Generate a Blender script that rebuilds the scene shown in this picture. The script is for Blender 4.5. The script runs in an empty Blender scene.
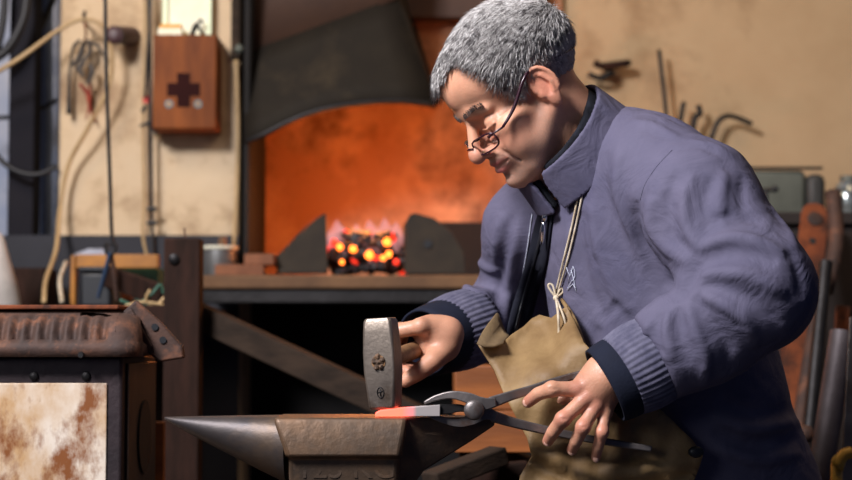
import bpy, math, random
import numpy as np
from mathutils import Vector, geometry
random.seed(7); rng = np.random.default_rng(7)
S = bpy.context.scene; COL = S.collection
F = 1700.0; CAM = np.array([0, 0, .965]); TH = math.atan(100/1700.0)
CT, ST = math.cos(TH), math.sin(TH)

# ---------------------------------------------------------------- camera, world, light, exposure
cd = bpy.data.cameras.new('camera'); cam = bpy.data.objects.new('camera', cd); COL.objects.link(cam)
cam.location = CAM; cam.rotation_euler = (math.pi/2+TH, 0, 0)
cd.sensor_width = 36; cd.lens = F/852*36; cd.clip_start = .034
cd.dof.use_dof = True; cd.dof.focus_distance = 2.31; cd.dof.aperture_fstop = 4.2
S.camera = cam
S.view_settings.view_transform = 'Standard'; S.view_settings.look = 'None'
S.view_settings.gamma = 1; S.view_settings.exposure = 0.0; S.view_settings.use_curve_mapping = False
W = bpy.data.worlds.new('world'); S.world = W; W.use_nodes = True
W.node_tree.nodes['Background'].inputs[0].default_value = (.30, .42, .95, 1)
W.node_tree.nodes['Background'].inputs[1].default_value = .05

def area(name, loc, target, size, power, color, sizey=None, spread=180):
    l = bpy.data.lights.new(name, 'AREA'); o = bpy.data.objects.new(name, l); COL.objects.link(o)
    l.energy = power; l.color = color; l.size = size; l.spread = math.radians(spread)
    if sizey: l.shape = 'RECTANGLE'; l.size_y = sizey
    o.location = loc; o.rotation_euler = (Vector(target)-Vector(loc)).to_track_quat('-Z', 'Y').to_euler()
    return o
area('window_daylight', (-1.5, .8, 2.9), (.25, 2.45, 1.1), .75, 172, (.97, .95, 1.0), .7)
area('workshop_lamp', (.9, 2.9, 2.9), (.85, 4.6, 1.5), 1.1, 14, (1.0, .74, .50))
area('ceiling_lamp_left', (-1.3, 2.9, 2.5), (-.85, 4.3, 1.5), .3, 8, (1.0, .78, .54))
area('fill_behind_camera', (-2.6, -1.2, 1.9), (-.4, 2.6, .9), 1.2, 16, (.9, .93, 1.0), 1.2)  # fill lamp added behind the camera, no doorway stands there
for n_, p_, e_, r_ in (('fire_light', (-.155, 4.20, 1.27), 7.0, .08), ('fire_light_far', (.14, 4.22, 1.30), 2.2, .08)):
    l = bpy.data.lights.new(n_, 'POINT'); o = bpy.data.objects.new(n_, l); COL.objects.link(o)
    l.energy = e_; l.color = (1.0, .29, .065); l.shadow_soft_size = r_; o.location = p_

# ---------------------------------------------------------------- measuring helpers
def P(px, py, Y):
    x = (px-426)/F; y = (240-py)/F
    d = np.array([x, CT-y*ST, ST+y*CT])
    return CAM + d*(Y/d[1])
def PZ(px, z, Y):
    dep = Y*CT+(z-CAM[2])*ST
    return np.array([(px-426)/F*dep, Y, z])
def proj(V):
    V = np.atleast_2d(V)-CAM
    dep = V[:, 1]*CT+V[:, 2]*ST; up = -V[:, 1]*ST+V[:, 2]*CT
    return np.stack([426+F*V[:, 0]/dep, 240-F*up/dep], 1)
def nrm(v): v = np.asarray(v, float); return v/np.linalg.norm(v)

# ---------------------------------------------------------------- materials
def lin(c):
    r = []
    for v in c:
        v /= 255.0; r.append(v/12.92 if v <= .04045 else ((v+.055)/1.055)**2.4)
    return (*r, 1)
MATS = {}
def mat(name, c1, c2=None, scale=8, rough=.6, metal=0, bump=0, bscale=60, c3=None, s3=3, t3=(.5, .62), contrast=(.35, .65),
        stretch=(1, 1, 1), spec=.5, detail=6, coord='Object', sheen=0):
    if name in MATS: return MATS[name]
    m = bpy.data.materials.new(name); m.use_nodes = True; nt = m.node_tree; N = nt.nodes; L = nt.links
    b = N['Principled BSDF']; b.inputs['Roughness'].default_value = rough; b.inputs['Metallic'].default_value = metal
    b.inputs['Specular IOR Level'].default_value = spec
    if sheen: b.inputs['Sheen Weight'].default_value = sheen
    b.inputs['Base Color'].default_value = lin(c1)
    tc = N.new('ShaderNodeTexCoord'); mp = N.new('ShaderNodeMapping'); L.new(tc.outputs[coord], mp.inputs[0])
    mp.inputs['Scale'].default_value = stretch
    def noise(s, det=detail, rg=.6):
        n = N.new('ShaderNodeTexNoise'); n.inputs['Scale'].default_value = s; n.inputs['Detail'].default_value = det
        n.inputs['Roughness'].default_value = rg; L.new(mp.outputs[0], n.inputs[0]); return n.outputs[0]
    last = None
    if c2:
        cr = N.new('ShaderNodeValToRGB'); L.new(noise(scale), cr.inputs[0])
        cr.color_ramp.elements[0].position = contrast[0]; cr.color_ramp.elements[1].position = contrast[1]
        cr.color_ramp.elements[0].color = lin(c1); cr.color_ramp.elements[1].color = lin(c2); last = cr.outputs[0]
    if c3:
        r3 = N.new('ShaderNodeMapRange'); L.new(noise(s3, 8, .65), r3.inputs[0])
        r3.inputs[1].default_value = t3[0]; r3.inputs[2].default_value = t3[1]
        mx = N.new('ShaderNodeMix'); mx.data_type = 'RGBA'; L.new(r3.outputs[0], mx.inputs[0])
        if last: L.new(last, mx.inputs[6])
        else: mx.inputs[6].default_value = lin(c1)
        mx.inputs[7].default_value = lin(c3); last = mx.outputs[2]
    if last: L.new(last, b.inputs['Base Color'])
    if name == 'grey_blue_cotton':
        n2 = N.new('ShaderNodeTexNoise'); n2.inputs['Scale'].default_value = 17; n2.inputs['Detail'].default_value = 3; n2.inputs['Distortion'].default_value = 1.6; L.new(mp.outputs[0], n2.inputs[0])
        b2 = N.new('ShaderNodeBump'); b2.inputs['Strength'].default_value = .38; b2.inputs['Distance'].default_value = .012; L.new(n2.outputs[0], b2.inputs['Height'])
    if bump:
        bp = N.new('ShaderNodeBump'); bp.inputs['Strength'].default_value = bump; bp.inputs['Distance'].default_value = .004
        L.new(noise(bscale, 5), bp.inputs['Height']); L.new(bp.outputs[0], b.inputs['Normal'])
        if name == 'grey_blue_cotton': L.new(b2.outputs[0], bp.inputs['Normal'])
    MATS[name] = m; return m
def emit(name, c, strength, rough=.6, c2=None, scale=40):
    m = bpy.data.materials.new(name); m.use_nodes = True; b = m.node_tree.nodes['Principled BSDF']
    b.inputs['Base Color'].default_value = lin(c); b.inputs['Roughness'].default_value = rough
    b.inputs['Emission Color'].default_value = lin(c); b.inputs['Emission Strength'].default_value = strength
    MATS[name] = m; return m

M_plaster = mat('warm_plaster', (186, 160, 124), (170, 142, 106), 2.2, .9, 0, .25, 30, (134, 106, 74), 3.2, (.52, .72))
M_pillar = mat('limewashed_plaster', (214, 192, 160), (196, 168, 132), 3, .9, 0, .3, 26, (140, 112, 84), 6, (.52, .74))
M_cool = mat('grey_plaster', (176, 176, 182), (130, 142, 166), 4, .9, 0, .3, 25, (84, 94, 112), 5, (.5, .64))
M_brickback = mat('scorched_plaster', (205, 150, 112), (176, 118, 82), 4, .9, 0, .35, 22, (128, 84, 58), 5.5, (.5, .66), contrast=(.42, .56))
M_floor = mat('earth_floor', (62, 54, 46), (44, 38, 34), 6, .95, 0, .4, 40)
M_soot = mat('sooty_masonry', (30, 27, 26), (20, 19, 19), 6, .95, 0, .3, 30)
M_hood = mat('sooty_hood_iron', (42, 37, 30), (33, 29, 25), 5, .75, .1, .15, 25, (62, 53, 40), 5, (.52, .72), spec=.15)
M_hoodup = mat('brown_painted_iron', (78, 52, 36), (62, 42, 32), 5, .7, .1, .15, 25)
M_iron = mat('dark_iron', (52, 50, 50), (36, 34, 34), 14, .5, .7, .25, 60)
M_rust = mat('rusty_iron', (86, 60, 48), (58, 46, 42), 16, .75, .3, .4, 70, (122, 80, 58), 22, (.52, .66))
M_rustred = mat('orange_rust', (138, 76, 46), (108, 58, 38), 20, .85, .1, .35, 80, (66, 44, 36), 14, (.46, .62), spec=.2)
M_steel = mat('worn_steel', (128, 122, 116), (92, 86, 82), 16, .42, .85, .2, 70, (74, 58, 46), 10, (.55, .7))
M_anvil = mat('anvil_steel', (98, 78, 60), (68, 58, 50), 9, .46, .4, .35, 45, (122, 92, 66), 7, (.48, .66))
M_hammer = mat('hammer_steel', (134, 122, 110), (106, 96, 88), 14, .42, .7, .25, 60, (84, 68, 54), 12, (.56, .7))
M_enamel = mat('rust_stained_enamel', (222, 208, 190), (188, 150, 106), 16, .45, 0, .15, 50, (128, 74, 34), 22, (.48, .64), stretch=(1, 1, .6))
M_wood = mat('dark_timber', (54, 35, 28), (36, 25, 20), 12, .8, 0, .3, 60, stretch=(3, 3, .6), spec=.12)
M_woodg = mat('weathered_timber', (60, 48, 39), (40, 33, 28), 12, .85, 0, .3, 60, stretch=(.6, 3, 3), spec=.12)
M_board = mat('orange_pine', (166, 96, 42), (128, 72, 32), 8, .6, 0, .15, 50, stretch=(.5, 3, 3))
M_boxwood = mat('brown_lacquered_wood', (136, 74, 30), (100, 52, 22), 7, .6, 0, .15, 40, stretch=(3, 3, .6), spec=.15)
M_cross = mat('dark_red_paint', (46, 18, 16), (38, 16, 14), 12, .8, spec=.1)
M_brick = mat('fire_brick', (150, 98, 68), (116, 74, 52), 14, .9, 0, .4, 60)
M_ledge = mat('hearth_stone', (118, 86, 58), (92, 66, 46), 9, .85, 0, .4, 40)
M_coal = mat('coal', (26, 25, 27), (44, 42, 44), 20, .5, 0, .5, 90)
M_black = mat('black_plastic', (24, 26, 30), None, 8, .45)
M_blackcable = mat('black_rubber', (26, 25, 27), None, 8, .55)
M_beige = mat('beige_cable', (188, 158, 112), (164, 134, 92), 10, .5)
M_blue = mat('blue_paint', (60, 84, 112), (46, 62, 86), 10, .45, .2)
M_yellow = mat('yellow_paint', (178, 116, 28), (140, 88, 24), 10, .5)
M_green = mat('green_paint', (56, 104, 84), (44, 78, 66), 12, .6)
M_red = mat('faded_red_cloth', (156, 64, 44), (112, 48, 38), 24, .9)
M_white = mat('white_paper', (238, 236, 214), (228, 222, 190), 10, .7)
M_palegreen = mat('pale_frame', (226, 238, 200), None, 10, .6)
M_card = mat('card_orange', (226, 160, 60), None, 10, .7)
M_zinc = mat('grey_zinc', (104, 108, 98), (84, 88, 80), 8, .6, .3, .15, 40)
M_tin = mat('tin', (150, 150, 148), (120, 120, 118), 10, .4, .7)
M_jacket = mat('grey_blue_cotton', (97, 93, 113), (86, 83, 103), 9, .82, 0, .10, 420, (76, 74, 97), 5, (.52, .75), spec=.25)
M_jacket_dark = mat('navy_lining', (24, 29, 46), (19, 23, 38), 14, .85, 0, .2, 300, spec=.25)
M_knit = mat('grey_knit', (104, 102, 120), (80, 79, 98), 60, .9, 0, .2, 300, spec=.2)
M_fleece = mat('black_fleece', (34, 36, 44), (22, 23, 28), 80, .95, 0, .5, 300, spec=.2)
M_leather = mat('tan_leather', (150, 122, 80), (116, 88, 52), 9, .62, 0, .3, 90, (86, 62, 38), 11, (.55, .75))
M_leatherin = mat('leather_flesh_side', (120, 98, 66), (98, 78, 52), 12, .85, 0, .3, 90)
M_trouser = mat('navy_trousers', (34, 40, 60), (28, 32, 48), 10, .85, 0, .2, 300, spec=.2)
M_boot = mat('black_boot_leather', (34, 30, 28), None, 8, .5)
M_cord = mat('pale_string', (214, 200, 176), (180, 160, 130), 60, .85)
M_thread = mat('pale_thread', (200, 204, 220), None, 8, .8)
M_chrome = mat('chrome', (200, 205, 212), None, 8, .22, 1)
M_frame = mat('plum_spectacle_frame', (52, 24, 34), None, 8, .25)
M_horn = mat('horn_steel', (82, 74, 70), (62, 58, 60), 9, .48, .5, .25, 45, (98, 80, 64), 7, (.5, .68))
M_pale = mat('pale_sacking', (196, 190, 182), (160, 154, 148), 10, .85)
M_stump = mat('stump_wood', (120, 88, 60), (92, 66, 46), 10, .85, 0, .4, 40, stretch=(3, 3, .5))
M_sole = M_boot

# ---------------------------------------------------------------- mesh helpers
def obj(name, geos, m, parent=None, bevel=0, ang=40, origin=None, smooth=True, solid=0, sub=0):
    if isinstance(geos, tuple): geos = [geos]
    V = []; Fc = []; k = 0
    for v, f in geos:
        v = np.asarray(v, float).reshape(-1, 3); V.append(v)
        if isinstance(f, np.ndarray): Fc += (f+k).tolist()
        else: Fc += [[i+k for i in q] for q in f]
        k += len(v)
    V = np.concatenate(V)
    if parent is not None: org = np.array(parent['_o'])
    else: org = np.array(origin) if origin is not None else np.array([(V[:, 0].min()+V[:, 0].max())/2, (V[:, 1].min()+V[:, 1].max())/2, V[:, 2].min()])
    me = bpy.data.meshes.new(name); me.from_pydata((V-org).tolist(), [], Fc); me.update()
    me.materials.append(m)
    if smooth:
        me.polygons.foreach_set('use_smooth', [True]*len(me.polygons))
        if ang: me.set_sharp_from_angle(angle=math.radians(ang))
    o = bpy.data.objects.new(name, me); COL.objects.link(o)
    if parent is not None:
        o.parent = parent; o['_o'] = [float(x) for x in parent['_o']]
    else:
        o.location = org; o['_o'] = [float(x) for x in org]
    if solid:
        md = o.modifiers.new('solid', 'SOLIDIFY'); md.thickness = solid; md.offset = 0
    if bevel:
        md = o.modifiers.new('bevel', 'BEVEL'); md.width = bevel; md.segments = 2; md.limit_method = 'ANGLE'; md.angle_limit = math.radians(35)
        md.harden_normals = False
    if sub:
        md = o.modifiers.new('sub', 'SUBSURF'); md.levels = sub; md.render_levels = sub
    return o
def empty(name, loc):
    o = bpy.data.objects.new(name, None); COL.objects.link(o); o.location = loc
    o.empty_display_size = .05; o['_o'] = [float(x) for x in loc]; return o
def tag(o, label, cat, group=None, kind=None):
    o['label'] = label; o['category'] = cat
    if group: o['group'] = group
    if kind: o['kind'] = kind
    return o
def struct(o): o['kind'] = 'structure'; return o

def box(lo, hi):
    x0, y0, z0 = lo; x1, y1, z1 = hi
    v = [(x, y, z) for x in (x0, x1) for y in (y0, y1) for z in (z0, z1)]
    return np.array(v, float), [(0, 1, 3, 2), (4, 6, 7, 5), (0, 4, 5, 1), (2, 3, 7, 6), (0, 2, 6, 4), (1, 5, 7, 3)]
def obox(c, ax, ay, az):  # half-extent vectors
    c = np.asarray(c); v = [c+i*np.asarray(ax)+j*np.asarray(ay)+k*np.asarray(az) for i in (-1, 1) for j in (-1, 1) for k in (-1, 1)]
    return np.array(v), [(0, 1, 3, 2), (4, 6, 7, 5), (0, 4, 5, 1), (2, 3, 7, 6), (0, 2, 6, 4), (1, 5, 7, 3)]
def beam(a, b, w, t, up=(0, 0, 1)):
    a = np.asarray(a); b = np.asarray(b); d = nrm(b-a); s = nrm(np.cross(d, up)); u = np.cross(s, d)
    return obox((a+b)/2, (b-a)/2, s*w/2, u*t/2)
def prism(pts, ext):
    pts = np.asarray(pts, float); n = len(pts); ext = np.asarray(ext, float)
    V = np.concatenate([pts, pts+ext])
    return V, [tuple(range(n))[::-1], tuple(range(n, 2*n))]+[(i, (i+1) % n, n+(i+1) % n, n+i) for i in range(n)]
def catmull(pts, k=8):
    pts = [np.asarray(p, float) for p in pts]
    if len(pts) < 3: return np.array(pts)
    q = [2*pts[0]-pts[1]]+pts+[2*pts[-1]-pts[-2]]; out = []
    for i in range(1, len(q)-2):
        for j in range(k):
            t = j/k; a, b, c, d = q[i-1:i+3]
            out.append(.5*((2*b)+(-a+c)*t+(2*a-5*b+4*c-d)*t*t+(-a+3*b-3*c+d)*t**3))
    out.append(pts[-1]); return np.array(out)
def tube(pts, r, n=10, smooth=0, caps=True, ry=None):
    pts = np.asarray(pts, float); rr = np.asarray(r, float) if np.ndim(r) else np.full(len(pts), float(r))
    if len(rr) != len(pts): rr = np.interp(np.linspace(0, 1, len(pts)), np.linspace(0, 1, len(rr)), rr)
    if smooth:
        L0 = len(pts); q = catmull(pts, smooth); rr = np.interp(np.linspace(0, L0-1, len(q)), np.arange(L0), rr); pts = q
    T = np.gradient(pts, axis=0); T /= np.linalg.norm(T, axis=1)[:, None]+1e-12
    up = np.array([0, 0, 1.]) if abs(T[0][2]) < .9 else np.array([1., 0, 0])
    u = nrm(np.cross(T[0], up)); V = []
    th = np.arange(n)/n*2*math.pi
    for i in range(len(pts)):
        u = nrm(u-T[i]*np.dot(u, T[i])); w = np.cross(T[i], u)
        V.append(pts[i]+rr[i]*(np.cos(th)[:, None]*u+np.sin(th)[:, None]*w*(ry or 1)))
    V = np.concatenate(V); m = len(pts)
    Fc = [(i*n+j, i*n+(j+1) % n, (i+1)*n+(j+1) % n, (i+1)*n+j) for i in range(m-1) for j in range(n)]
    if caps: Fc += [tuple(range(n))[::-1], tuple(range((m-1)*n, m*n))]
    return V, Fc
def lathe(prof, c, axis=(0, 0, 1), n=24, closed=False, ripple=None):
    a = nrm(axis); h = np.array([1., 0, 0]) if abs(a[0]) < .8 else np.array([0, 1., 0])
    u = nrm(np.cross(a, h)); w = np.cross(a, u); th = np.arange(n)/n*2*math.pi; V = []
    for r, z in prof:
        rr = r*(ripple(th) if ripple else 1)
        V.append(np.asarray(c)+a*z+(np.cos(th)*rr)[:, None]*u+(np.sin(th)*rr)[:, None]*w)
    V = np.concatenate(V); m = len(prof)
    Fc = [(i*n+j, i*n+(j+1) % n, (i+1)*n+(j+1) % n, (i+1)*n+j) for i in range(m-1) for j in range(n)]
    if closed: Fc += [((m-1)*n+j, (m-1)*n+(j+1) % n, (j+1) % n, j) for j in range(n)]
    else: Fc += [tuple(range(n))[::-1], tuple(range((m-1)*n, m*n))]
    return V, Fc
def ball(c, r, n=12, m=8, R=None, noise=0):
    r = np.broadcast_to(np.asarray(r, float), (3,)); V = []; Fc = []
    for i in range(1, m):
        for j in range(n):
            a = math.pi*i/m; b = 2*math.pi*j/n; V.append((math.sin(a)*math.cos(b), math.sin(a)*math.sin(b), math.cos(a)))
    V += [(0, 0, 1), (0, 0, -1)]; V = np.array(V)
    if noise: V *= 1+noise*rng.uniform(-1, 1, (len(V), 1))
    V = V*r
    if R is not None: V = V@np.asarray(R)
    for i in range(m-2):
        for j in range(n): Fc.append((i*n+j, (i+1)*n+j, (i+1)*n+(j+1) % n, i*n+(j+1) % n))
    t = (m-1)*n
    for j in range(n): Fc.append((t, j, (j+1) % n)); Fc.append((t+1, (m-2)*n+(j+1) % n, (m-2)*n+j))
    return V+np.asarray(c), Fc
def text(s, size, c, right, up, m, parent, name, depth=.0012):
    cu = bpy.data.curves.new(name, 'FONT'); cu.body = s; cu.size = size; cu.extrude = depth; cu.align_x = 'CENTER'; cu.align_y = 'CENTER'
    t = bpy.data.objects.new(name+'_src', cu); COL.objects.link(t)
    bpy.context.view_layer.update(); dg = bpy.context.evaluated_depsgraph_get()
    me0 = t.evaluated_get(dg).to_mesh(); v = np.array([x.co[:] for x in me0.vertices]); f = [tuple(p.vertices) for p in me0.polygons]
    t.evaluated_get(dg).to_mesh_clear(); bpy.data.objects.remove(t); bpy.data.curves.remove(cu)
    r = nrm(right); u = nrm(up); n = np.cross(r, u)
    return obj(name, (np.asarray(c)+v[:, :1]*r+v[:, 1:2]*u+v[:, 2:]*n, f), m, parent)

# ---------------------------------------------------------------- implicit-surface helpers
def smin(a, b, k):
    h = np.clip(.5+.5*(b-a)/k, 0, 1); return b*(1-h)+a*h-k*h*(1-h)
def smax(a, b, k): return -smin(-a, -b, k)
def ell(p, c, r, R=None):
    q = p-np.asarray(c, p.dtype)
    if R is not None: q = q@np.asarray(R, p.dtype)     # columns of R = local axes
    r = np.asarray(r, p.dtype); k0 = np.sqrt(((q/r)**2).sum(-1)); k1 = np.sqrt(((q/r**2)**2).sum(-1))+1e-9
    return k0*(k0-1)/k1
def cone(p, a, b, ra, rb):
    a = np.asarray(a, p.dtype); b = np.asarray(b, p.dtype); ba = b-a
    t = np.clip(((p-a)@ba)/float(ba@ba), 0, 1)
    return np.sqrt(((p-a-t[..., None]*ba)**2).sum(-1))-(ra+t*(rb-ra))
def poly(p, pts, r):
    d = None; n = len(pts)
    rr = np.broadcast_to(np.asarray(r, float), (n,)) if np.ndim(r) == 0 else r
    for i in range(n-1):
        e = cone(p, pts[i], pts[i+1], rr[i], rr[i+1]); d = e if d is None else np.minimum(d, e)
    return d
def nets(f, lo, hi, h):
    lo = np.asarray(lo, float); hi = np.asarray(hi, float); B = 4
    nb = np.ceil((hi-lo)/(h*B)).astype(int); n = nb*B+1
    # coarse pass at block centres
    cx = [lo[i]+(np.arange(nb[i])+.5)*h*B for i in range(3)]
    G = np.stack(np.meshgrid(*cx, indexing='ij'), -1).astype(np.float32); D = f(G.reshape(-1, 3)).reshape(nb)
    near = np.abs(D) < h*B*1.5
    D0 = np.repeat(np.repeat(np.repeat(D, B, 0), B, 1), B, 2); A = np.zeros(n, np.float32)+1; A[:-1, :-1, :-1] = D0
    m = np.zeros(n, bool); mm = np.repeat(np.repeat(np.repeat(near, B, 0), B, 1), B, 2)
    for i in (0, 1):
        for j in (0, 1):
            for k in (0, 1): m[i:n[0]-1+i, j:n[1]-1+j, k:n[2]-1+k] |= mm
    I = np.argwhere(m); out = np.empty(len(I), np.float32)
    for s in range(0, len(I), 400000):
        out[s:s+400000] = f((lo+I[s:s+400000]*h).astype(np.float32))
    A[m] = out
    ins = A < 0
    s = ins.astype(np.int8); cs = sum(s[i:n[0]-1+i, j:n[1]-1+j, k:n[2]-1+k] for i in (0, 1) for j in (0, 1) for k in (0, 1))
    act = (cs > 0) & (cs < 8); C = np.argwhere(act); idx = -np.ones(act.shape, int); idx[act] = np.arange(len(C))
    acc = np.zeros((len(C), 3)); cnt = np.zeros(len(C))
    cr = [(i, j, k) for i in (0, 1) for j in (0, 1) for k in (0, 1)]
    for a in cr:
        for ax in range(3):
            if a[ax]: continue
            b = list(a); b[ax] = 1
            va = A[C[:, 0]+a[0], C[:, 1]+a[1], C[:, 2]+a[2]]; vb = A[C[:, 0]+b[0], C[:, 1]+b[1], C[:, 2]+b[2]]
            x = (va < 0) != (vb < 0); t = np.where(x, va/(va-vb+1e-12*(va == vb)), 0)
            p = np.tile(np.array(a, float), (len(C), 1)); p[:, ax] += t
            acc[x] += p[x]; cnt[x] += 1
    V = lo+(C+acc/cnt[:, None])*h; Q = []
    for ax in range(3):
        o1, o2 = [(1, 2), (2, 0), (0, 1)][ax]
        sl = [slice(0, n[i]-1) for i in range(3)]; sa = list(sl); sb = list(sl); sb[ax] = slice(1, n[ax])
        E = np.argwhere(ins[tuple(sa)] != ins[tuple(sb)]); E = E[(E[:, o1] > 0) & (E[:, o2] > 0)]
        q = []
        for d1, d2 in ((-1, -1), (0, -1), (0, 0), (-1, 0)):
            c = E.copy(); c[:, o1] += d1; c[:, o2] += d2; q.append(idx[c[:, 0], c[:, 1], c[:, 2]])
        q = np.stack(q, 1); fl = ins[E[:, 0], E[:, 1], E[:, 2]]
        q[~fl] = q[~fl][:, ::-1]; q = q[(q >= 0).all(1)]; Q.append(q)
    return V, np.concatenate(Q)
def snap(pts, f, off=0., y0=1.8, y1=3.2, step=.004):
    """points where the view lines through pixels meet a surface, a little in front of it"""
    pts = np.atleast_2d(np.asarray(pts, float)); ys = np.arange(y0, y1, step); out = []
    x = (pts[:, 0]-426)/F; y = (240-pts[:, 1])/F
    d = np.stack([x, CT-y*ST, ST+y*CT], 1); d /= d[:, 1:2]
    Y = np.full(len(pts), y0); best = np.full(len(pts), 9.); by = Y.copy(); done = np.zeros(len(pts), bool)
    for _ in range(160):
        v = f((CAM+d*Y[:, None]).astype(np.float32))-off
        b = (v < best) & ~done; best[b] = v[b]; by[b] = Y[b]
        done |= v < .0006
        Y = np.where(done, Y, np.minimum(Y+np.clip(v*.7, .0006, .2), y1))
        if done.all() or (Y > y1).all(): break
    return CAM+d*by[:, None]
# ================================================================ the workshop shell
YB, YP, YH = 4.62, 4.22, 4.02                     # back wall, pillar face, front of the hearth
struct(obj('floor', box((-3, 1.6, -.06), (3, 4.9, 0)), M_floor, smooth=False))
struct(obj('wall_back', box((-3, YB, 0), (3, YB+.15, 2.9)), M_plaster, smooth=False))
pxl, pxr = P(58, 200, YP)[0], P(240, 200, YP)[0]; pzb = P(100, 236, YP)[2]
struct(obj('wall_pillar', box((pxl, YP, 0), (pxr, YB, 2.9)), M_pillar, smooth=False, bevel=.008))
struct(obj('wall_recess', box((-1.9, YB-.03, 0), (pxl, YB, 2.9)), M_cool, smooth=False))
struct(obj('trim_dado', box((-1.9, YP-.03, 0), (pxr, YP-.001, pzb)), mat('dark_grey_paint', (48, 48, 54), (36, 36, 42), 5, .8), smooth=False))
# forge: scorched back, side walls, hearth
fx0, fx1 = P(262, 200, YB)[0], P(562, 200, YB)[0]; lz = P(300, 275, YH)[2]; lzb = P(300, 289, YH)[2]
hx0, hx1 = P(200, 275, YH)[0], P(590, 275, YH)[0]
fg = empty('forge', ((hx0+hx1)/2, 4.3, 0)); tag(fg, 'masonry forge hearth with an iron hood and scorched orange back behind the man', 'forge')
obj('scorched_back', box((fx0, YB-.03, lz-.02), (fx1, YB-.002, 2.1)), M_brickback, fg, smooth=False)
obj('side_wall', box((pxr+.012, YH+.16, lz-.02), (fx0+.012, YB-.002, 2.1)), M_soot, fg, bevel=.01)
obj('side_wall', box((fx1-.002, YB-.12, lz-.02), (fx1+.03, YB-.002, 1.62)), M_soot, fg, bevel=.01)
obj('rear_course', box((P(404, 250, YB)[0], YB-.10, lz-.01), (fx1-.02, YB-.032, P(450, 222, YB-.1)[2])), M_soot, fg, bevel=.006)
obj('hearth_slab', box((hx0, YH, lzb), (hx1, YB-.002, lz)), M_ledge, fg, bevel=.006)
obj('iron_edge', box((hx0+.004, YH+.012, P(300, 303, YH)[2]), (hx1, YH+.05, lzb-.0005)), M_iron, fg, bevel=.003)
obj('masonry_base', [box((hx0+.02, YB-.12, 0), (hx1, YB-.002, lzb-.001)), box((hx1-.10, YH+.06, 0), (hx1, YB-.12, lzb-.001))], M_soot, fg, smooth=False)
# hood: bent sheet, arched lower edge, leaning back towards the top
nr = 6
low2 = [(245, 141), (262, 134), (290, 120), (320, 109), (360, 102), (400, 100), (436, 104)]
sea2 = [(245, 51), (262, 47), (290, 37), (320, 26), (350, 15), (374, 6), (396, -2)]
V = []
for j in range(nr):
    t = j/(nr-1)
    for i in range(7):
        V.append(P(low2[i][0]*(1-t)+sea2[i][0]*t, low2[i][1]*(1-t)+sea2[i][1]*t, YH+.10+.12*t+.03*((i-3)/3)**2))
Fh = [(j*7+i, j*7+i+1, (j+1)*7+i+1, (j+1)*7+i) for j in range(nr-1) for i in range(6)]
hd_ = obj('hood', (V, Fh), M_hood, fg, solid=.006, ang=0)
obj('hood_rim', tube([P(x, y+1, YH+.095+.03*((i-3)/3)**2) for i, (x, y) in enumerate(low2)], .0075, 8, 4), M_iron, hd_, ang=0)
V = []
for (x, y), Y in zip(low2, [YH+.13, YH+.12, YH+.11, YH+.10, YH+.11, YH+.12, YH+.13]): V += [P(x, y, Y), P(x, y-2, YB-.035)]
obj('hood_underside', (V, [(2*i, 2*i+1, 2*i+3, 2*i+2) for i in range(6)]), M_soot, hd_, solid=.004, ang=0)
V = [P(396, -2, YH+.25), P(436, 104, YH+.13), P(440, 104, YB-.035), P(406, -2, YB-.035)]
obj('hood_cheek', (V, [(0, 1, 2, 3)]), M_hood, hd_, solid=.005)
up = [P(x, y+2, YH+.235) for x, y in sea2]; top = [P(x, -90, YH+.30) for x, y in sea2[:-1]]+[P(410, -90, YH+.30)]
obj('hood_casing', (up+top, [(i, i+1, 8+i, 7+i) for i in range(6)]), M_hoodup, fg, solid=.006, ang=0)
obj('flue_band', box((P(398, 0, YB)[0], YB-.09, P(0, 24, YB)[2]), (P(545, 0, YB)[0], YB-.031, P(0, -30, YB)[2])), M_hoodup, fg, bevel=.004)
# cheek irons either side of the fire
def plate(pts, Y, th, name, label, hole=None):
    V_ = [P(x, y, Y) for x, y in pts]; o = obj(name, prism(V_, (0, th, 0)), M_iron, bevel=.002, smooth=False); tag(o, label, 'fire plate'); return o
M_plate = mat('scaled_plate', (58, 49, 38), (42, 36, 30), 14, .85, .1, .3, 60)
def plate2(pts, Y, th, label, hole):
    e = empty('fire_plate', P(sum(p_[0] for p_ in pts)/len(pts), 274, Y)); tag(e, label, 'fire plate', None)
    obj('iron_sheet', prism([P(x, y, Y) for x, y in pts], (0, th, 0)), M_plate, e, bevel=.002, ang=30)
    if hole: obj('bolt_hole', lathe([(.0001, 0), (.010, 0), (.010, .004), (.0001, .004)], P(*hole, Y-.0005), (0, -1, 0), 16), M_black, e)
    else: obj('foot_flange', box(P(280, 274, Y)-np.array([0, .03, 0]), P(326, 270, Y)), M_plate, e, bevel=.002)
    return e
plate2([(276, 274), (277, 256), (300, 232), (318, 217), (326, 213), (328, 274)], YH+.10, .010, 'dark iron plate sloping down to the left of the fire', None)
plate2([(404, 274), (406, 222), (410, 214), (416, 213), (434, 218), (452, 232), (464, 252), (466, 274)], YH+.10, .010, 'dark iron plate with a round hole right of the fire', (428, 244))
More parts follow.
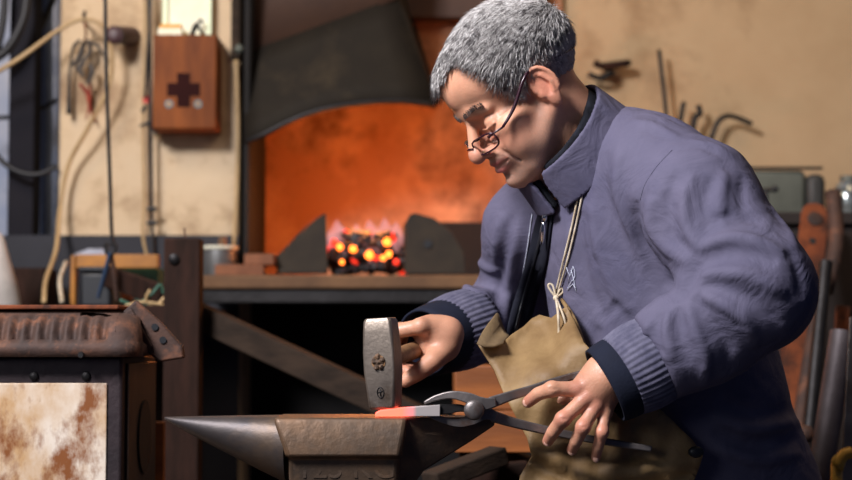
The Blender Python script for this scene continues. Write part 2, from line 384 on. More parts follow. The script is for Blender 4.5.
# coals
gs = []; hot_ = []; hot2 = []
for i in range(300):
    x = rng.uniform(330, 403); t = (x-366)/40; y = rng.uniform(242-10*(1-t*t), 272); Y = rng.uniform(YH+.12, YH+.34)
    c = P(x, y, Y); c[2] = max(c[2], lz+.012); R = np.linalg.qr(rng.normal(size=(3, 3)))[0]
    g = ball(c, rng.uniform(.008, .017, 3), 8, 5, R, .18); r_ = rng.uniform()
    core = math.exp(-t*t*1.2)
    (hot_ if r_ < .012*core else hot2 if r_ < .07*core else gs).append(g)
M_ember = emit('glowing_coal', (255, 120, 40), 5); M_ember2 = emit('red_coal', (230, 50, 30), 1.4)
for x, y, r in ((340, 247, .008), (353, 249, .009), (369, 255, .011), (383, 258, .007), (387, 242, .010), (342, 262, .006), (389, 254, .008)): hot_.append(ball(P(x, y, YH+.115), r, 9, 6, None, .15))
for x, y, r in ((334, 243, .010), (350, 238, .008), (368, 239, .008), (376, 258, .008), (396, 262, .008), (384, 267, .007), (346, 232, .007)): hot2.append(ball(P(x, y, YH+.13), r, 9, 6, None, .15))
cb = empty('coal_fire', P(366, 274, YH+.2)); tag(cb, 'bed of burning coals heaped between the two iron plates', 'coal fire')
o = obj('coal', gs, M_coal, cb, ang=30); o['kind'] = 'stuff'; o['label'] = 'black unburnt coals'
o = obj('ember', hot_, M_ember, cb, ang=0); o['kind'] = 'stuff'; o['label'] = 'bright orange embers'
o = obj('ember', hot2, M_ember2, cb, ang=0); o['kind'] = 'stuff'; o['label'] = 'deep red embers'
M_flame = bpy.data.materials.new('flame'); M_flame.use_nodes = True; nt = M_flame.node_tree; nt.nodes.clear()
out = nt.nodes.new('ShaderNodeOutputMaterial'); em = nt.nodes.new('ShaderNodeEmission'); tr = nt.nodes.new('ShaderNodeBsdfTransparent'); mx = nt.nodes.new('ShaderNodeMixShader')
em.inputs[0].default_value = (1, .42, .42, 1); em.inputs[1].default_value = 1.0; lw = nt.nodes.new('ShaderNodeLayerWeight'); lw.inputs[0].default_value = .35
m2 = nt.nodes.new('ShaderNodeMapRange'); nt.links.new(lw.outputs['Facing'], m2.inputs[0]); m2.inputs[3].default_value = .42; m2.inputs[4].default_value = 0
nt.links.new(m2.outputs[0], mx.inputs[0]); nt.links.new(tr.outputs[0], mx.inputs[1]); nt.links.new(em.outputs[0], mx.inputs[2]); nt.links.new(mx.outputs[0], out.inputs[0])
fl = []
for x, y0, y1, r in ((334, 250, 220, .020), (344, 254, 228, .018), (356, 252, 224, .018), (370, 252, 220, .022), (382, 256, 218, .024), (392, 252, 222, .018), (376, 262, 232, .022), (340, 246, 226, .02)):
    a = P(x, y0, YH+.17); b = P(x+rng.uniform(-4, 4), y1, YH+.18); fl.append(tube([a, a*.7+b*.3, a*.4+b*.6+np.array([.004, 0, 0]), b], [r*.9, r*1.5, r*1.1, .002], 14, 4))
o = obj('flame', fl, M_flame, cb, ang=0); o['kind'] = 'stuff'; o['label'] = 'thin pinkish flames'
# bricks and tin on the hearth
for x0, x1_, y0, y1, Y, rz, lb in ((213, 262, 268, 278, YH+.03, .08, 'fire brick lying flat on the hearth, lower of the two'), (245, 275, 256, 267, YH+.05, -.1, 'fire brick resting on top of the other brick')):
    a = P(x0, y1, Y); b = P(x1_, y0, Y); w = b[0]-a[0]
    z0_ = lz+.0005 if y1 > 270 else br_top+.0005; h = .026 if y1 > 270 else b[2]-a[2]
    if y1 > 270: br_top = z0_+h
    c = np.array([(a[0]+b[0])/2, Y+.05, z0_+h/2]); ca_, sa_ = math.cos(rz), math.sin(rz)
    o = obj('brick', obox(c, (w/2*ca_, w/2*sa_, 0), (-.04*sa_, .04*ca_, 0), (0, 0, h/2)), M_brick, bevel=.003, smooth=False); tag(o, lb, 'brick')
c = PZ(219, lz, YH+.12); c[2] = lz+.0008; h = P(219, 250, YH+.12)[2]-c[2]
tn = empty('paint_tin', c); tag(tn, 'low round tin with a white lid standing on the left end of the hearth', 'tin')
obj('can', lathe([(.040, 0), (.041, .003), (.041, h), (.038, h)], c, n=28), M_tin, tn)
obj('lid', lathe([(.045, h+.0005), (.047, h+.003), (.047, h+.008), (.044, h+.009), (.043, h+.006)], c, n=28), M_white, tn)
c2 = c+np.array([.008, 0, h+.0095]); o = obj('cork_block', lathe([(.010, 0), (.011, .01), (.008, .022)], c2, n=10), M_ledge); tag(o, 'small stubby cork standing on the white tin lid', 'cork')

# ---- post and brace of the bench frame
pst = empty('timber_post', (P(181, 400, 3.3)[0], 3.3, 0)); tag(pst, 'thick dark rust coloured timber post with a bolt near its top', 'post')
a = P(164, 238, 3.3); b = P(200, 238, 3.3)
obj('timber', box((a[0], 3.3, 0), (b[0], 3.36, a[2])), M_wood, pst, bevel=.004)
obj('bolt', lathe([(.011, 0), (.011, .004), (.006, .007)], P(174, 259, 3.2995), (0, -1, 0), 8), M_iron, pst)
obj('nail', tube([P(185, 238, 3.33), P(184.5, 228, 3.33)], .0018, 6), M_rust, pst)
o = obj('diagonal_brace', beam(P(190, 312, 3.40), P(545, 478, 3.20), .05, .05), M_woodg, bevel=.004, smooth=False); tag(o, 'long weathered timber brace sloping down from the post behind the anvil', 'timber brace')
o = obj('support_post', box((P(522, 420, 3.18)[0], 3.17, 0), (P(556, 420, 3.18)[0], 3.215, P(540, 492, 3.17)[2])), M_wood, smooth=False); tag(o, 'short dark post under the lower end of the brace', 'post')
# pine box and scraps behind the tongs
pb = empty('pine_crate', (P(500, 440, 2.95)[0], 3.0, 0)); tag(pb, 'orange brown pine crate standing behind the tongs and apron', 'crate')
ca0, cb0 = P(455, 366, 2.95), P(600, 452, 2.95)
obj('front_board', box((ca0[0], 2.93, cb0[2]), (cb0[0], 2.95, P(500, 410, 2.95)[2]-.0015)), M_board, pb, bevel=.002)
obj('front_board', box((ca0[0], 2.93, P(500, 410, 2.95)[2]+.0015), (cb0[0], 2.95, ca0[2])), M_board, pb, bevel=.002)
obj('side_board', [box((ca0[0], 2.952, cb0[2]), (ca0[0]+.018, 3.15, ca0[2])), box((cb0[0]-.018, 2.952, cb0[2]), (cb0[0], 3.15, ca0[2])), box((ca0[0], 3.152, cb0[2]), (cb0[0], 3.17, ca0[2]))], M_board, pb)
for x in (ca0[0]+.03, cb0[0]-.03):
    obj('leg', box((x-.02, 2.96, 0), (x+.02, 3.14, cb0[2]-.0005)), M_wood, pb)
o = obj('timber_offcut', beam(P(430, 482, 2.72), P(500, 455, 2.80), .045, .03), M_woodg, bevel=.003, smooth=False); tag(o, 'grey timber offcut slanting behind the anvil heel', 'timber offcut')
o = obj('timber_offcut', beam(P(458, 476, 2.86), P(528, 470, 2.86), .05, .03), M_wood, bevel=.003, smooth=False); tag(o, 'reddish brown timber offcut below the pine crate', 'timber offcut')
tr_ = empty('sawhorse', (P(480, 480, 2.8)[0], 2.8, 0)); tag(tr_, 'low dark trestle under the timber offcuts behind the anvil', 'trestle')
zt_ = P(480, 486, 2.8)[2]-.02
obj('top_rail', box((P(425, 480, 2.8)[0], 2.70, zt_-.03), (P(540, 480, 2.8)[0], 2.90, zt_)), M_wood, tr_, bevel=.003)
for x in (430, 530):
    for y in (2.71, 2.87): obj('leg', box((P(x, 480, 2.8)[0]-.015, y, 0), (P(x, 480, 2.8)[0]+.015, y+.025, zt_-.0305)), M_wood, tr_)
o = obj('orange_board', box((P(138, 420, 2.98)[0], 2.98, 0), (P(164, 420, 2.98)[0], 3.0, P(150, 422, 2.98)[2])), M_board, smooth=False, bevel=.002); tag(o, 'narrow orange board upright between the stove and the post', 'board')

# ---- cast iron stove
sy0, sy1 = 2.55, 2.86; sxr = P(122, 400, sy0)[0]; sxl = sxr-.62; zt2 = P(60, 312, sy0)[2]; zt1 = P(60, 357, sy0-.03)[2]; zf1 = P(60, 383, sy0)[2]
sv = empty('stove', ((sxl+sxr)/2, 2.7, 0)); tag(sv, 'old iron stove with ribbed rusty top and rust stained white enamel front', 'stove')
obj('frame', [box((sxl, sy0, .08), (sxr, sy1, zt1+.002))], mat('stove_brown_iron', (66, 54, 56), (50, 42, 44), 10, .5, .5, .3, 60), sv, bevel=.005)
xe = P(107, 420, sy0)[0]
obj('enamel_panel', box((sxl+.03, sy0-.004, .14), (xe, sy0-.0003, zf1)), M_enamel, sv, bevel=.002)
obj('base_plinth', box((sxl+.01, sy0+.01, 0), (sxr-.01, sy1-.01, .0795)), M_iron, sv, bevel=.004)
# ribbed lid: rounded cornice with flutes
xs = np.linspace(sxl-.03, sxr+.030, 260); rows = []; prof = [(-.030, 0), (-.036, .006), (-.036, .016), (-.030, .021), (-.028, .024), (-.026, .034), (-.018, .046), (-.006, .055), (.012, .060), (.05, .062)]
zb0 = zt1; sc = (zt2-zt1)/.062
V = []
for x in xs:
    e = min((xs[-1]-x)/.035, 1); cin = (1-math.sqrt(max(0, 1-(1-e)**2)))*.035
    w_ = .5-.5*math.cos((x-xs[-1]+.045)/.0215*2*math.pi); act = 1 if x < xs[-1]-.045 else 0
    for (yy, zz) in prof:
        g = .010*w_*act*(1 if .022 < zz < .058 else 0)
        V.append((x-(.012*(zz/.062)**3 if e < 1 else 0), sy0+yy+cin+g, zb0+zz*sc-cin*.25*(zz/.062)))
npf = len(prof)
Fx = [(i*npf+j, (i+1)*npf+j, (i+1)*npf+j+1, i*npf+j+1) for i in range(len(xs)-1) for j in range(npf-1)]
# top deck and right-hand return
V2 = []; ys_ = np.linspace(sy0-.0, sy1+.01, 14)
for y in ys_:
    for (yy, zz) in prof: V2.append((sxr-yy-.006-(.012*(zz/.062)**3), y, zb0+zz*sc))
F2 = [(i*npf+j, (i+1)*npf+j, (i+1)*npf+j+1, i*npf+j+1) for i in range(len(ys_)-1) for j in range(npf-1)]
obj('ribbed_top', [(V, Fx), (V2, F2), box((sxl-.02, sy0+.02, zb0), (sxr-.02, sy1+.008, zb0+.061*sc))], M_rust, sv, ang=50)
obj('lid_plate', box((sxl, sy0+.03, zb0+.066*sc), (P(118, 310, sy0+.03)[0], sy1-.02, zb0+.066*sc+.007)), M_rustred, sv, bevel=.002)
for x in (34, 86): obj('bolt', lathe([(.007, 0), (.0065, .004), (.003, .006)], P(x, 376, sy0-.0003), (0, -1, 0), 10), M_iron, sv)
obj('bolt', lathe([(.005, 0), (.004, .004)], P(81, 355, sy0-.036), (0, -1, 0), 10), M_iron, sv)
obj('side_panel', box((sxr+.0003, sy0+.03, .12), (sxr+.005, sy1-.02, zt1-.01)), mat('stove_side_iron', (92, 78, 66), (70, 60, 54), 7, .5, .4, .2), sv, bevel=.002)
obj('vent_hole', lathe([(.0001, 0), (.058, 0), (.058, .003), (.0001, .003)], (sxr+.0055, 2.715, P(138, 437, 2.7)[2]), (1, 0, 0), 24), M_soot, sv)
# pierced grate arm at the stove's corner
ga = empty('grate_bracket', P(165, 362, 2.62)); tag(ga, 'dark pierced iron bracket slanting off the right corner of the stove top', 'bracket')
gp = [(122, 312), (136, 300), (142, 306), (160, 322), (182, 346), (184, 358), (160, 362), (146, 352)]
obj('slanting_plate', prism([P(x, y, 2.60) for x, y in gp], (0, .02, 0)), M_rust, ga, bevel=.003, ang=30)
obj('raised_bar', prism([P(x, y, 2.592) for x, y in ((124, 313), (131, 308), (152, 346), (145, 350))], (0, .008, 0)), M_rust, ga, bevel=.002, ang=30)
for x, y in ((155, 327), (163, 340)): obj('slot', lathe([(.0001, 0), (.0055, 0), (.0055, .002), (.0001, .002)], P(x, y, 2.5995), (0, -1, 0), 10), M_black, ga)

# ---- left workbench behind the stove
zbn = P(80, 306, 3.5)[2]
wb = empty('workbench', (-1.05, 3.8, 0)); tag(wb, 'dark wooden workbench along the wall behind the stove', 'workbench')
obj('bench_top', box((-1.55, 3.42, zbn-.04), (P(196, 300, 3.5)[0], YP-.035, zbn)), M_wood, wb, bevel=.004)
for x in (-1.5, -.62):
    for y in (3.46, 4.12): obj('leg', box((x-.03, y-.03, 0), (x+.03, y+.03, zbn-.0405)), M_wood, wb)
def on(px_, Y): q = PZ(px_, zbn, Y); return q
# yellow level frame, black box, green case
o = obj('steel_trestle', [box(P(76, 268, 3.9), P(160, 255, 3.93)), box(P(70, 306, 3.9)*[1, 1, 0]+[0, 0, zbn+.0005], P(78, 256, 3.93))], M_yellow, smooth=False, bevel=.002); tag(o, 'yellow angled steel stand at the back of the bench', 'stand')
bx_ = empty('plastic_box', on(95, 3.75)); tag(bx_, 'black plastic box with rounded corners on the workbench', 'box')
a, b = P(79, 306, 3.72), P(112, 272, 3.72); obj('case', box((a[0], 3.72, zbn+.0005), (b[0], 3.84, b[2])), M_black, bx_, bevel=.008)
obj('lid', box((a[0]-.003, 3.717, b[2]+.0005), (b[0]+.003, 3.843, b[2]+.012)), M_black, bx_, bevel=.004)
a, b = P(112, 306, 3.98), P(160, 272, 3.98); o = obj('tool_case', box((a[0], 3.96, zbn+.0005), (b[0], 4.08, b[2]+.01)), M_green, bevel=.005, smooth=False); tag(o, 'dull green metal case at the back of the bench', 'case')
a, b = P(114, 300, 3.90), P(134, 286, 3.90); o = obj('copper_block', prism([P(114, 303, 3.90)*[1, 1, 0]+[0, 0, zbn+.0005], P(136, 303, 3.90)*[1, 1, 0]+[0, 0, zbn+.0005], P(126, 288, 3.9), P(117, 283, 3.9)], (0, .04, 0)), M_rustred, bevel=.002, smooth=False); tag(o, 'small orange wedge in front of the green case', 'wedge')
o = obj('leaning_plank', beam(P(108, 276, 3.72), P(163, 296, 3.50), .02, .045), M_wood, bevel=.002, smooth=False); tag(o, 'short dark plank propped across the bench towards the post', 'plank')
# blue handled shears
sh = empty('shears', P(108, 262, 3.6)); tag(sh, 'dark blue handled shears hanging from the rod hook', 'shears')
for k_, pts in enumerate((((110, 252), (106, 270), (98, 298)), ((111, 252), (114, 272), (117, 300)))): obj('blade_arm', tube([P(x, y, 3.60+.012*k_) for x, y in pts], [.006, .009, .006], 10, 4, ry=.6), M_blue if k_ == 0 else M_rust, sh)
obj('pivot_ring', tube([P(110+5*math.cos(t), 250+6*math.sin(t), 3.60) for t in np.linspace(0, 6.28, 15)], .0025, 6, 0, False), M_iron, sh)
# loose wires
wr = [[(150, 290), (146, 300), (155, 306), (165, 297)], [(120, 300), (135, 305), (150, 296), (160, 285), (164, 294)], [(125, 306), (143, 302), (164, 305)]]
for (pts, m_, lb) in zip(wr, (M_beige, M_green, M_beige), ('short beige wire looping up beside the post', 'dull green wire coiled on the bench by the post', 'pale stick lying along the bench front')):
    o = obj('wire_coil', tube([P(x, y, 3.44+.008*i) for i, (x, y) in enumerate(pts)], .0035, 6, 6), m_, ang=0); tag(o, lb, 'wire')
o = obj('pale_cone', lathe([(.062, 0), (.05, .06), (.02, .16), (.004, .175)], on(2, 3.75)+np.array([-.02, 0, .0006]), n=20), M_pale, ang=50); tag(o, 'pale grey cone at the left edge of the bench', 'cone')
o = obj('wood_block', box((P(18, 0, 4.0)[0], 3.98, zbn+.0006), (P(50, 0, 4.0)[0], 4.12, P(30, 268, 4.0)[2])), M_wood, bevel=.004, smooth=False); tag(o, 'small dark wooden block in the shadow on the bench below the tall beam', 'block')
o = obj('rag_heap', ball(P(95, 255, 4.06), (.05, .03, .02), 14, 8, None, .18), M_cool, ang=0); o.location.z = zbn+.0; o.location.z = P(95, 262, 4.06)[2]-.01
tag(o, 'crumpled pale rag lying behind the yellow frame', 'rag')
sh_ = obj('back_shelf', box((P(60, 0, 4.1)[0], 4.0, P(0, 268, 4.06)[2]-.012), (P(165, 0, 4.1)[0], YP-.032, P(0, 268, 4.06)[2]-.0125+.0)), M_wood)
bpy.data.objects.remove(sh_)

# ---- left side: beam, hoses, cables
o = obj('vertical_beam', box((P(10, 0, 4.25)[0], 4.25, zbn+.001), (P(36, 0, 4.25)[0], 4.33, 2.6)), mat('blue_black_beam', (32, 30, 35), (24, 23, 29), 5, .8, spec=.15), bevel=.004, smooth=False); tag(o, 'tall dark blue black beam left of the whitewashed pillar', 'beam')
for pts, r, m_, lb, Y in (([(5, -30), (3, 20), (-8, 60), (-30, 75)], .010, M_blackcable, 'thick black hose curving off the left edge of the photo', 4.2),
                          ([(24, -30), (26, 5), (18, 32), (2, 54), (-25, 66)], .012, M_blackcable, 'thick black hose curling in front of the dark beam top', 4.17),
                          ([(60, -20), (48, 10), (38, 32)], .010, M_blackcable, 'short black hose end beside the top of the pillar', 4.40),
                          ([(57, 100), (46, 106), (34, 111), (10, 117), (-20, 118)], .006, M_blackcable, 'thin black cable crossing behind the beam', 4.42),
                          ([(-10, 145), (4, 163), (22, 173), (40, 174), (57, 166)], .007, M_blackcable, 'black cable sagging in a loop across the beam', 4.20)):
    o = obj('hose', tube([P(x, y, Y) for x, y in pts], r, 10, 8), m_, ang=0); tag(o, lb, 'cable')
o = obj('grey_pipe', tube([P(47, -60, 4.45), P(46, 240, 4.45)], .016, 12), mat('blue_grey_pipe', (124, 142, 172), (94, 112, 140), 8, .5), ang=40); tag(o, 'blue grey pipe standing between the beam and the pillar', 'pipe')
# beige cable over the nail
nl = obj('wall_nail', tube([P(84, 22, YP+.005), P(84, 16, YP-.11), P(85, 11, YP-.115)], .004, 8), M_iron, ang=0); tag(nl, 'bent nail in the whitewashed pillar holding cable and keys', 'nail')
o = obj('extension_cable', tube([P(-20, 82, YP-.10), P(20, 58, YP-.12), P(60, 29, YP-.10), P(84, 19, YP-.10), P(104, 28, YP-.10), P(112, 56, YP-.09), P(108, 88, YP-.08), P(88, 128, YP-.07), P(68, 166, YP-.05), P(60, 210, YP-.06), P(56, 250, 4.05), P(46, 280, 3.9), P(44, 302, 3.8)], .0056, 10, 7), M_beige, ang=0)
tag(o, 'beige cable draped over the nail and looping down the pillar', 'cable')
o = obj('thin_cable', tube([P(66, 262, 4.0), P(60, 280, 3.9), P(62, 302, 3.8)], .005, 8, 6), M_cord, ang=0); tag(o, 'thin pale cable dropping onto the bench beside the black box', 'cable')
kb = empty('key_bunch', P(84, 40, YP-.04)); tag(kb, 'bunch of small tongs and keys hanging from the nail', 'key bunch')
obj('hanging_wire', tube([P(84, 18, YP-.05), P(86, 34, YP-.045), P(84, 44, YP-.04)], .003, 6, 4), M_rustred, kb)
for pts, r in (([(84, 42), (80, 56), (72, 66)], .006), ([(88, 40), (90, 52), (82, 62), (76, 70)], .005), ([(90, 42), (98, 46), (102, 54)], .004), ([(84, 60), (80, 70), (84, 76)], .006), ([(90, 64), (92, 72), (88, 84)], .006), ([(80, 40), (76, 44), (72, 50)], .004)):
    obj('plier', tube([P(x, y, YP-.035-.003*r*1000) for x, y in pts], [r, r*1.2, r*.7], 8, 4), M_steel, kb)
o = obj('long_punch', tube([P(74, 44, YP-.03), P(70, 70, YP-.03), P(69, 98, YP-.03), P(69, 114, YP-.03)], [.003, .0035, .005, .007], 8, 4), M_iron, ang=0); tag(o, 'thin dark punch hanging left of the keys', 'punch')
o = obj('red_rag', [tube([P(80, 84, YP-.02), P(88, 94, YP-.02), P(90, 108, YP-.022), P(96, 124, YP-.02)], [.010, .016, .010, .004], 8, 4, ry=.4), tube([P(90, 84, YP-.026), P(90, 100, YP-.026), P(86, 120, YP-.026)], [.008, .009, .004], 8, 4, ry=.4)], M_red, ang=0); tag(o, 'faded red rag dangling beneath the key bunch', 'rag')
# vertical rod with a hook
rd = obj('hanging_rod', tube([P(105, -60, 3.6), P(106, 60, 3.6), P(110, 180, 3.6), P(112, 236, 3.6), P(116, 246, 3.6), P(112, 254, 3.6), P(106, 250, 3.6), P(106, 242, 3.6)], .0042, 10, 4), M_iron, ang=0); tag(rd, 'long thin dark rod with a hook at its lower end in front of the pillar', 'rod')
# peg
o = obj('pipe_stub', [tube([P(132, 36, YP-.001), P(114, 35, YP-.10)], [.023, .023], 20), ball(P(114, 35, YP-.10), (.0215, .008, .0215), 16, 8)], mat('maroon_pipe', (78, 46, 46), (56, 36, 38), 10, .5), ang=40); tag(o, 'round maroon pipe stub sticking out of the pillar', 'pipe')
# cables by the cabinet
for pts, r, m_, lb, Y in (([(148, -30), (150, 60), (151, 140), (152, 215), (154, 268)], .0045, M_blackcable, 'black cable hanging straight beside the first aid box', YP-.045),
                          ([(144, -30), (145, 30), (143, 120), (144, 200), (143, 236), (151, 272)], .004, M_beige, 'pale cable hanging left of the black one', YP-.03),
                          ([(153, -30), (150, 10), (148, 50), (145, 98)], .0035, M_blackcable, 'thin black lead slanting to the red plug', YP-.06)):
    o = obj('hanging_cable', tube([P(x, y, Y) for x, y in pts], r, 8, 8), m_, ang=0); tag(o, lb, 'cable')
for y, w in ((209, 5), (223, 5)):
    o = obj('cable_connector', tube([P(152-w, y, YP-.055), P(152+w, y, YP-.055)], .0055, 8), M_black); tag(o, 'small black clamp on the hanging cable, '+('upper' if y < 215 else 'lower')+' of the pair', 'clamp')
o = obj('electric_plug', [tube([P(146, 96, YP-.05), P(146, 103, YP-.05)], [.007, .008], 10)], mat('red_plug', (206, 70, 60), None, 8, .5)); tag(o, 'small red plug hanging beside the first aid box', 'plug')
o = obj('black_clip', [tube([P(142, 112, YP-.055), P(146, 106, YP-.055)], .005, 8), tube([P(140, 126, YP-.055), P(150, 124, YP-.055), P(157, 135, YP-.05)], [.003, .006, .004], 8, 4)], M_black); tag(o, 'black cable clip at the lower left corner of the first aid box', 'clip')
o = obj('side_cable', tube([P(236, 60, YP-.02), P(237, 90, YP-.02), P(238, 140, YP-.02), P(237, 190, YP-.02), P(234, 246, YP-.03)], .0055, 8, 6), M_beige, ang=0); tag(o, 'beige cable running down the right corner of the pillar', 'cable')
o = obj('wire_knot', ball(P(239, 49, YP-.02), (.012, .012, .012), 10, 8, None, .2), M_zinc, ang=0); tag(o, 'small grey junction above the cable at the pillar corner', 'junction box')
o = obj('corner_batten', box((P(231, 0, YP-.02)[0], YP-.018, P(0, 60, YP)[2]), (P(240, 0, YP-.02)[0], YP-.0005, 2.5)), M_woodg, bevel=.003, smooth=False); tag(o, 'brown wooden batten on the upper right corner of the pillar', 'batten')
# first aid box
Yf = YP-.11; a, b = P(152, 129, Yf), P(217, 34, Yf)
fa = empty('first_aid_box', ((a[0]+b[0])/2, YP-.05, a[2])); tag(fa, 'brown wooden first aid box with a dark cross, hung on the pillar', 'first aid box')
obj('cabinet', box((a[0], Yf+.012, a[2]), (b[0], YP-.0005, b[2])), M_boxwood, fa, bevel=.003)
dr = obj('door', box((a[0]+.001, Yf, a[2]+.001), (b[0]-.001, Yf+.0115, b[2]-.001)), M_boxwood, fa, bevel=.003)
cxp, cyp = 184, 90
for w, h, nme in ((16, 6.5, 'cross'), (6.5, 17, 'cross')):
    pass
cpts = [(177, 73), (190, 73), (190, 83), (200, 83), (200, 96), (190, 96), (190, 107), (177, 107), (177, 96), (167, 96), (167, 83), (177, 83)]
obj('cross', prism([P(x, y, Yf-.0012) for x, y in cpts], (0, .001, 0)), M_cross, dr, smooth=False)
for x in (169, 198):
    q = P(x, 104, Yf-.0002); obj('round_sticker', lathe([(.0001, 0), (.011, 0), (.011, .0012), (.0001, .0012)], q, (0, -1, 0), 6), mat('teal_enamel', (60, 96, 98), None, 8, .4), dr)
    obj('sticker_centre', lathe([(.0001, 0), (.0052, 0), (.0052, .002), (.0001, .002)], q, (0, -1, 0), 12), M_yellow, dr)
# picture frame and cards on top of the box
ztop = b[2]
pf = empty('picture_frame', P(187, 33, YP-.04)); tag(pf, 'pale green edged picture leaning on the wall above the first aid box', 'picture')
c0, c1 = P(163, 30, YP-.03), P(212, -34, YP-.03); zz0 = ztop+.0006
obj('picture_sheet', box((c0[0], YP-.03, zz0), (c1[0], YP-.022, c1[2])), M_white, pf)
for (u0, u1, w0, w1) in ((c0[0], c0[0]+.012, zz0, c1[2]), (c1[0]-.010, c1[0], zz0, c1[2]), (c0[0]+.0125, c1[0]-.0105, zz0, zz0+.010)): obj('frame_edge', box((u0, YP-.040, w0), (u1, YP-.0305, w1)), M_palegreen, pf)
cdx = empty('card_pack', P(170, 33, YP-.08)); tag(cdx, 'yellow topped white card pack on the first aid box', 'card pack'); q0, q1 = P(158, 33, YP-.085), P(182, 21, YP-.085)
obj('carton', box((q0[0], YP-.09, zz0), (q1[0], YP-.045, zz0+.018)), M_white, cdx, bevel=.001); obj('yellow_band', box((q0[0]+.004, YP-.088, zz0+.0185), (q1[0]-.002, YP-.048, zz0+.028)), M_card, cdx, bevel=.001)
o = obj('metal_clip', [tube([P(191, 29, YP-.07)*[1, 1, 0]+[0, 0, zz0+.004], P(196, 24, YP-.07), P(203, 26, YP-.07)*[1, 1, 0]+[0, 0, zz0+.005]], .004, 8, 4), tube([P(193, 27, YP-.06)*[1, 1, 0]+[0, 0, zz0+.004], P(200, 20, YP-.06), P(203, 24, YP-.06)], .003, 8, 4)], M_iron); tag(o, 'small dark metal clip lying on top of the first aid box', 'clip')

# ---- right side of the room: hooks on the wall, cabinet, pipes
for pts, r, m_, lb in (([(594, 62), (603, 66), (628, 63)], .010, M_wood, 'blurred brown wall bracket beside the man\'s nape'),
                       ([(588, 74), (600, 78), (612, 73)], .008, M_iron, 'lower rusty hook beside the man\'s nape'),
                       ([(659, 50), (662, 75), (666, 112), (668, 160)], .006, M_iron, 'straight dark iron rod rising above the shoulder'),
                       ([(684, 102), (682, 112), (676, 160)], .007, M_iron, 'short dark rod tip next to the straight rod'),
                       ([(698, 105), (700, 114), (694, 122), (690, 170)], .008, M_iron, 'short hooked iron tip, middle of the tools behind the shoulder'),
                       ([(752, 124), (735, 117), (724, 117), (715, 128), (704, 170)], .007, M_iron, 'dark iron rod bent over at the top behind the shoulder')):
    z_ = [P(x, y, YB-.06) for x, y in pts]
    if len(pts) > 3 or pts[0][1] > 100: z_.append(z_[-1]*[1, 1, 0]+[0, .0, 1.24])
    else: z_.append(P(pts[1][0], pts[1][1], YB-.002))
    o = obj('iron_rod' if pts[0][1] < 55 or pts[0][1] > 90 else 'wall_hook', tube(z_, r, 8, 4), m_, ang=0); tag(o, lb, 'iron rod' if pts[0][1] < 55 or pts[0][1] > 90 else 'hook')
zc0 = P(800, 212, 4.05)[2]
cbn = empty('tool_cabinet', (1.05, 4.3, 0)); tag(cbn, 'dark low cabinet against the wall behind the man\'s elbow', 'cabinet')
xc0, xc1 = P(668, 0, 4.05)[0], P(905, 0, 4.05)[0]
obj('cabinet_body', box((xc0, 4.07, 0), (xc1, YB-.002, zc0-.03)), mat('sooty_brown_wood', (48, 36, 30), (34, 28, 26), 6, .8), cbn, bevel=.004)
obj('cabinet_top', box((xc0-.01, 4.05, zc0-.0295), (xc1+.01, YB-.002, zc0)), mat('sooty_brown_wood', (48, 36, 30)), cbn, bevel=.004)
for x in (xc0+.02, (xc0+xc1)/2+.005): obj('cabinet_door', box((x, 4.058, .08), (x+(xc1-xc0)/2-.03, 4.0695, zc0-.05)), mat('sooty_brown_wood', (48, 36, 30)), cbn, bevel=.003)
gb = empty('metal_tank', P(790, 208, 4.35)); tag(gb, 'grey green metal box with a dark rounded end on the cabinet', 'metal box'); a, b = P(748, 208, 4.3), P(806, 170, 4.3)
obj('tank_body', box((a[0], 4.3, zc0+.0006), (b[0], 4.5, b[2])), M_zinc, gb, bevel=.012)
e_ = P(826, 172, 4.3); obj('end_cap', box((b[0]+.0006, 4.295, zc0+.0006), (e_[0], 4.505, e_[2]-.004)), mat('end_cap_iron', (52, 52, 50)), gb, bevel=.018)
obj('top_lip', box((a[0]-.004, 4.292, b[2]+.0006), (e_[0]-.01, 4.3, b[2]+.008)), M_iron, gb)
vv = P(766, 208, 4.15); vv[2] = zc0+.0006
va = empty('tap_valve', vv); tag(va, 'small black tap with a cross handle in front of the metal box', 'valve')
hz = P(766, 190, 4.15)[2]; obj('stem', lathe([(.014, 0), (.012, .01), (.006, .014), (.006, hz-vv[2])], vv, n=12), M_black, va); obj('handle', [tube([P(757, 191, 4.15), P(775, 189, 4.15)], .006, 8), ball(P(775, 189, 4.15), .009), ball(P(757, 191, 4.15), .007)], M_black, va)
# leaning bars and pipes
def lean(px0, py0, Y0, px1, Y1, z1=.0): return P(px0, py0, Y0), PZ(px1, z1, Y1)
fb = empty('flat_bar', PZ(742, 0, 3.25)); tag(fb, 'orange rusted flat bar with rounded end and bolt, leaning behind the elbow', 'flat bar')
t0, b0 = P(817, 203, 3.95), PZ(742, 0.004, 3.30); dr_ = nrm(b0-t0); sd = nrm(np.cross(dr_, (0, 1, 0))); nn_ = np.cross(dr_, sd); nn_ = nn_ if nn_[1] < 0 else -nn_; w_ = .032
pl = [t0+sd*w_*math.cos(t)-dr_*w_*math.sin(t)+dr_*w_ for t in np.linspace(0, math.pi, 9)]+[b0-sd*w_, b0+sd*w_]
obj('bar', prism(pl, -nn_*.010), M_rustred, fb, bevel=.002, ang=40)
cc = t0+dr_*.045+nn_*.0004; obj('washer', lathe([(.019, 0), (.019, .003), (.012, .006), (.005, .006)], cc, nn_, 16), M_rust, fb)
cc = t0+dr_*.105+nn_*.0004; obj('hole', lathe([(.0001, 0), (.0085, 0), (.0085, .001), (.0001, .001)], cc, nn_, 12), M_black, fb)
